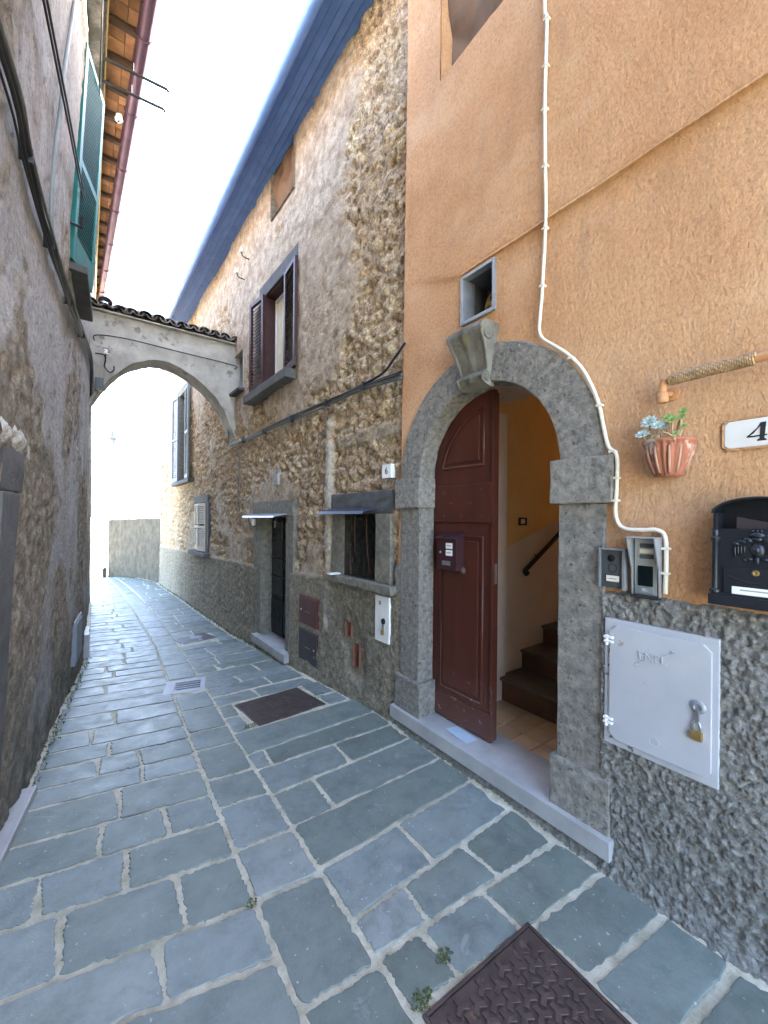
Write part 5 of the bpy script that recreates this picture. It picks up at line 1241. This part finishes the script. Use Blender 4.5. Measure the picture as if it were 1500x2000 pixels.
def insulator(name, label, m, group=None, flip=1):
    t = thing(name, label, 'insulator', m, group)
    MB().tube(smooth_path([(0, -.05, -.05), (0, .06, -.05), (0, .10, -.03), (0, .11, .01)], 4), .008, 6).build('hook', M['iron'], t, smooth=True)
    MB().lathe([(.018, 0), (.034, .004), (.036, .018), (.022, .026), (.020, .04), (.028, .048), (.027, .062), (.012, .074), (.002, .076)], (0, .11, .005), 14).build('bell', M['porcelain'], t, smooth='auto')
    return t
insulator('wire_insulator', 'white porcelain insulator, the upper of two on the stone wall left of the big window', at(FB, 3.83, .03, 5.90))
insulator('wire_insulator', 'white porcelain insulator, the lower of two on the stone wall left of the big window', at(FB, 4.05, .03, 5.68))
AF = Matrix.Translation((.06, 7.09, 0)) @ Matrix.Rotation(R(180), 4, 'Z')      # arch face, outward is towards the viewer
t = insulator('arch_insulator', 'white insulator on an S-shaped hook on the arch by the grey house', AF @ Matrix.Translation((-.05, .0, 4.04)))
MB().tube(smooth_path([(.12, .02, .02), (.02, .03, .02), (.0, .04, -.06), (.01, .04, -.15), (-.05, .04, -.22), (-.10, .04, -.18), (-.10, .04, -.12)], 4), .009, 6).build('hook', M['iron'], t, smooth=True)
solo(MB().tube(smooth_path([(.08, .02, 4.24), (.06, .03, 4.32), (-.3, .03, 4.365), (-1.0, .03, 4.35), (-1.84, .03, 4.33), (-1.86, .02, 4.27)], 5), .008, 6), 'arch_cable', M['cable'], 'thin dark cable strung across the face of the arch', 'cable', AF, smooth=True)
solo(MB().box(-.05, .05, 0, .07, -.09, .09).box(-.03, .03, .07, .085, -.05, .05), 'junction_box', M['dark_plastic'], 'small dark junction box where the arch meets the grey house', 'junction box', AF @ Matrix.Translation((.02, 0, 3.62)), bevel=.006)
for k, q in enumerate(((4.75, .05), (4.80, .07))): pass
solo(MB().tube(smooth_path([(4.78, .05, 3.70), (4.80, .06, 3.50), (4.72, .06, 3.30), (4.70, .06, 2.98)], 4), .012, 6).tube(smooth_path([(4.74, .07, 3.60), (4.69, .07, 3.40), (4.73, .06, 2.98)], 4), .010, 6), 'cable_drop', M['cable_grey'], 'grey cables dropping from the arch springing to the cable bundle', 'cable', FB, smooth=True)

# ------------------------------------------------------------------ things on the grey house
def lp(pts, dn=.03): return [(float(LX(y, z)) + dn, y, z) for y, z in pts]
t = thing('black_cable_bundle', 'thick bundle of black cables sagging along the grey house on the left', 'cable', Matrix.Translation((-.25, 4, 3.3)))
bp = [(1.6, 3.52), (2.14, 3.42), (2.37, 3.35), (2.68, 3.30), (3.01, 3.29), (3.46, 3.33), (4.02, 3.38), (4.82, 3.50), (5.7, 3.66), (6.3, 3.74), (6.9, 3.70), (7.02, 3.45)]
for k, (dz, dn, r) in enumerate(((0, .035, .012), (.026, .03, .010), (-.022, .03, .009), (.010, .05, .007), (-.045, .025, .005))):
    MB().tube(smooth_path([(x + .004 * math.sin(y * 6 + k), y, z + dz * (1 + .4 * math.sin(y * 2 + k))) for x, y, z in lp(bp, dn)], 4), r, 7).build('cable', M['cable'] if k != 3 else M['cable_grey'], t, smooth=True, world=True)
for y, z in ((2.4, 3.34), (3.0, 3.29), (3.9, 3.37), (5.0, 3.53)):
    x = float(LX(y, z)); MB().box(x - .03, x + .052, y - .005, y + .005, z - .03, z + .036).build('clip', M['iron'], t, bevel=.003, world=True)
solo(MB().tube(smooth_path(lp([(3.55, 6.0), (3.36, 5.12), (3.26, 4.81), (3.13, 4.39), (3.12, 4.23), (3.06, 3.99), (3.02, 3.73), (3.05, 3.46), (3.2, 3.36)], .02), 5), .011, 7), 'white_cable', M['grey_shutter'], 'pale blue-white cable running down the grey house beside the green shutter', 'cable', smooth=True)
for k, (a, b) in enumerate((((1.9, 4.0), (5.6, 4.75)), ((1.9, 4.06), (5.6, 4.82)))):
    pts = [(float(LX(y, z)) + .05, y, z) for y, z in [(a[0] + (b[0] - a[0]) * q, a[1] + (b[1] - a[1]) * q - .10 * math.sin(q * math.pi)) for q in np.linspace(0, 1, 16)]]
    solo(MB().tube(pts, .006, 6), 'service_wire', M['cable'], ('thin dark wire sagging across the grey house wall, the lower of a pair', 'thin dark wire sagging across the grey house wall, the upper of a pair')[k], 'wire', smooth=True)
solo(MB().tube([(.055 + .005 * q, 4.6 - 1.2 * q + .9 * q, 6.1 - 1.95 * q) if False else (.03 - .06 * q, 3.4 + 2.6 * q, 6.0 - 1.35 * q) for q in np.linspace(0, 1, 14)], .006, 6), 'eave_wire', M['cable'], 'dark wire slanting from the eaves past the green shutter', 'wire', smooth=True)
solo(MB().tube([(.12, 9.3, 6.22), (.15, 8.4, 5.6), (.22, 7.3, 4.95)], .005, 5), 'stay_wire', M['cable'], 'thin stay wire from the left gutter down to the arch tiles', 'wire')
for k, (y, lab) in enumerate(((4.56, 'upper black iron wire bracket reaching past the left gutter'), (4.80, 'lower black iron wire bracket reaching past the left gutter'))):
    t = thing('wire_bracket', lab, 'bracket', Matrix.Translation((.05, y, 5.98)))
    MB().tube([(-.2, .01, 0), (.50, -.05, 0), (.515, -.052, -.02)], .013, 6).build('arm', M['iron'], t)
    for x in (.22, .42): MB().tube([(x, -.02, 0), (x, -.02, .10)], .005, 5).build('pin', M['iron'], t)
t = thing('eave_insulator', 'white insulator on the cornice under the left eaves', 'insulator', Matrix.Translation((.14, 5.2, 6.0)))
MB().tube([(-.06, 0, -.03), (.03, 0, -.03), (.04, 0, 0)], .007, 6).build('hook', M['iron'], t)
MB().lathe([(.018, 0), (.036, .004), (.036, .018), (.022, .026), (.028, .048), (.026, .062), (.002, .074)], (.04, 0, 0), 14).build('bell', M['porcelain'], t, smooth='auto')
t = thing('meter_hatch', 'small blue-grey meter hatch low on the grey house wall', 'hatch', Matrix.Translation((float(LX(5.8, .3)) + .02, 5.8, .32)) @ Matrix.Rotation(-math.atan2(.07, 1.0), 4, 'Z'))
MB().box(-.04, .012, -.30, .30, -.24, .24).build('frame', M['grey_shutter'], t, bevel=.005); MB().box(.01, .02, -.27, .27, -.21, .21).build('panel', M['grey_shutter'], t, bevel=.003)
solo(MB().box(-.06, .05, -.28, .28, -.35, .16), 'stone_kerb', M['marble'], 'pale upright stone slab at the foot of the grey house', 'stone', Matrix.Translation((-.10, 7.25, -.10)), bevel=.012, cuts=2, rough=.008)

# ------------------------------------------------------------------ covers and drain in the street
def slope_m(x, y, dz=0.0, rot=0.0):
    dy = (zs(y + .2) - zs(y - .2)) / .4
    return Matrix.Translation((x, y, zs(y) + dz)) @ Matrix.Rotation(math.atan(dy), 4, 'X') @ Matrix.Rotation(rot, 4, 'Z')
# near rusty cover with interlocking relief
t = thing('manhole_cover', 'rusty brown iron cover with interlocking Y-shaped relief in the near pavement', 'manhole cover', slope_m(1.205, .705, .010, R(-2)))
MB().box(-.275, .275, -.30, .30, -.05, 0).build('plate', M['rusty'], t, bevel=.006)
MB().box(-.290, -.277, -.315, .315, -.05, .002).box(.277, .290, -.315, .315, -.05, .002).box(-.277, .277, .302, .315, -.05, .002).box(-.277, .277, -.315, -.302, -.05, .002).build('frame', M['rusty'], t, bevel=.002)
rel = MB()
def ypiece(cx_, cy_, r, a):
    P = []; w = r * .30
    for k in range(3):
        q = a + 2 * math.pi * k / 3; d = (math.cos(q), math.sin(q)); p = (-d[1], d[0])
        P += [(cx_ + d[0] * r - p[0] * w, cy_ + d[1] * r - p[1] * w), (cx_ + d[0] * r + p[0] * w, cy_ + d[1] * r + p[1] * w)]
        q2 = q + math.pi / 3; P.append((cx_ + math.cos(q2) * w * 1.16, cy_ + math.sin(q2) * w * 1.16))
    rel.prism(P, -.001, .007, 'z')
pr = .040
for i in range(-4, 5):
    for j in range(-5, 6):
        x = i * pr * 1.36; yq = j * pr * 1.42 + (pr * .71 if i % 2 else 0)
        if abs(x) < .235 and abs(yq) < .262: ypiece(x, yq, pr * .80, R(90))
tag(rel.build('relief', M['rusty'], t, bevel=.0015, bseg=1), kind='stuff')
# middle chequered cover
t = thing('chequer_cover', 'brown chequered iron cover in the pavement before the small stone-framed window', 'manhole cover', slope_m(1.425, 3.61, .008, R(4)))
MB().box(-.325, .325, -.29, .29, -.05, 0).build('plate', M['rusty'], t, bevel=.005)
gr = MB()
for i in range(34):
    for j in range(30):
        x, yq = -.315 + (i + .5) * .63 / 34, -.28 + (j + .5) * .56 / 30
        if abs(x) < .10 and abs(yq) < .06: continue
        gr.box(x - .0062, x + .0062, yq - .0062, yq + .0062, -.001, .003)
tag(gr.build('relief', M['rusty'], t), kind='stuff')
MB().box(-.095, .095, -.052, .052, 0, .0025).build('badge', M['rusty'], t)
for z_ in range(3): MB().box(-.07, .07, -.035 + z_ * .027, -.022 + z_ * .027, .002, .005).build('badge_bar', M['rusty'], t)
# drain grate
t = thing('drain_grate', 'steel drain grate set in a pale stone frame in the centre course', 'drain', slope_m(.81, 4.77, .010, R(-13)))
MB().box(-.20, -.10, -.22, .22, -.05, 0).box(.15, .20, -.22, .22, -.05, 0).box(-.10, .15, .15, .22, -.05, 0).box(-.10, .15, -.22, -.15, -.05, 0).build('frame', M['grey_paint'], t, bevel=.005)
MB().box(-.10, .15, -.15, .15, -.05, -.03).build('pit', M['ink'], t)
for k in range(5): MB().box(-.10, .15, -.15 + k * .069, -.15 + k * .069 + .020, -.008, -.001).build('bar', M['zinc'], t, bevel=.002)
# far telecom cover
t = thing('utility_cover', 'pale steel ribbed utility cover further down the alley', 'manhole cover', slope_m(1.345, 7.13, .016, R(12)))
MB().box(-.26, .26, -.22, .22, -.05, 0).build('plate', M['zinc'], t, bevel=.005)
rb = MB()
for k in range(12): rb.box(-.24 + k * .02, -.23 + k * .02, -.19, .19, 0, .006)
rb.lathe([(.10, 0), (.10, .007), (.08, .007)], (.02, 0, 0), 20); tag(rb.build('relief', M['zinc'], t), kind='stuff')
MB().box(.06, .24, -.19, .19, 0, .005).build('pad', M['rusty'], t)

# ------------------------------------------------------------------ far end: post and lamp
t = thing('bollard', 'short stone post at the bottom of the alley by the boundary wall', 'bollard', Matrix.Translation((.34, 19.9, zs(19.9))))
MB().box(-.07, .07, -.07, .07, -.1, .36).build('post', M['lowwall'], t, bevel=.02); MB().lathe([(.09, .36), (.09, .38), (.05, .42), (.004, .44)], (0, 0, 0), 12).build('cap', M['lowwall'], t)
t = thing('street_lamp', 'hooded street lamp on an iron arm beyond the arch', 'street lamp', Matrix.Translation((.40, 13.9, 3.95)))
MB().lathe([(.155, 0), (.15, .015), (.09, .07), (.055, .11), (.05, .15), (.03, .17), (.03, .21), (.012, .24)], (0, 0, 0), 18).build('hood', M['zinc'], t, smooth='auto')
MB().lathe([(.004, -.16), (.06, -.13), (.08, -.06), (.08, 0)], (0, 0, 0), 14).build('globe', M['porcelain'], t, smooth=True)
MB().tube(smooth_path([(0, 0, .22), (-.05, -.3, .30), (-.3, -1.0, .22), (-.46, -1.70, -.1)], 5), .016, 7).build('arm', M['iron'], t, smooth=True)

# ------------------------------------------------------------------ weeds in the joints
def tuft(name, label, x, y, r, n, sc=1.0):
    mb = MB(); z0 = zs(y) + .006
    for i in range(n):
        a = random.uniform(0, 6.28); d = r * math.sqrt(random.random()); bx, by = d * math.cos(a), d * math.sin(a) * .6
        q = random.uniform(0, 6.28); L = random.uniform(.010, .026) * sc; hh = random.uniform(.004, .022) * sc; w = L * .35
        c, s_ = math.cos(q), math.sin(q)
        mb.add([(bx, by, hh * .3), (bx + c * L * .5 - s_ * w, by + s_ * L * .5 + c * w, hh), (bx + c * L, by + s_ * L, hh * .8), (bx + c * L * .5 + s_ * w, by + s_ * L * .5 - c * w, hh * 1.1)], [(0, 1, 2, 3)])
    return solo(mb, name, M['moss'], label, 'weed', Matrix.Translation((x, y, z0)), 'weeds in the paving joints')
tuft('weed_tuft', 'green weed tuft at the near left corner of the chequered cover', 1.07, 3.33, .06, 70, .7)
tuft('weed_tuft', 'green weed tuft at the wall-side edge of the chequered cover', 1.79, 3.56, .08, 60, .7)
tuft('weed_tuft', 'green weed tuft by the left edge of the rusty near cover', .955, 1.06, .045, 60, .7)
tuft('weed_tuft', 'tiny green weed at the centre course joint in the near pavement', .575, 1.77, .03, 30, .6)
tuft('weed_tuft', 'strip of moss in the cracked joint beside the rusty near cover', 1.12, 1.12, .035, 60, .6)
mb = MB()
def strip_weeds(fx, y0, y1, n, spread):
    for i in range(n):
        y = random.uniform(y0, y1); x = fx(y) + random.gauss(0, spread); z0 = zs(y) + .01
        q = random.uniform(0, 6.28); L = random.uniform(.012, .035); hh = random.uniform(.006, .035); w = L * .3; c, s_ = math.cos(q), math.sin(q)
        mb.add([(x, y, z0), (x + c * L * .5 - s_ * w, y + s_ * L * .5 + c * w, z0 + hh), (x + c * L, y + s_ * L, z0 + hh * .8), (x + c * L * .5 + s_ * w, y + s_ * L * .5 - c * w, z0 + hh * 1.1)], [(0, 1, 2, 3)])
strip_weeds(lambda y: xr(y) - .03, 5.2, 14.5, 800, .02); strip_weeds(lambda y: 1.7 - (y - 14.7) * .22, 14.7, 19.5, 400, .04); strip_weeds(lambda y: xl(y) + .05, 3.4, 7.5, 160, .02)
tag(mb.build('wall_foot_weeds', M['moss']), 'low green weeds along the foot of the alley walls', 'weeds', kind='stuff')
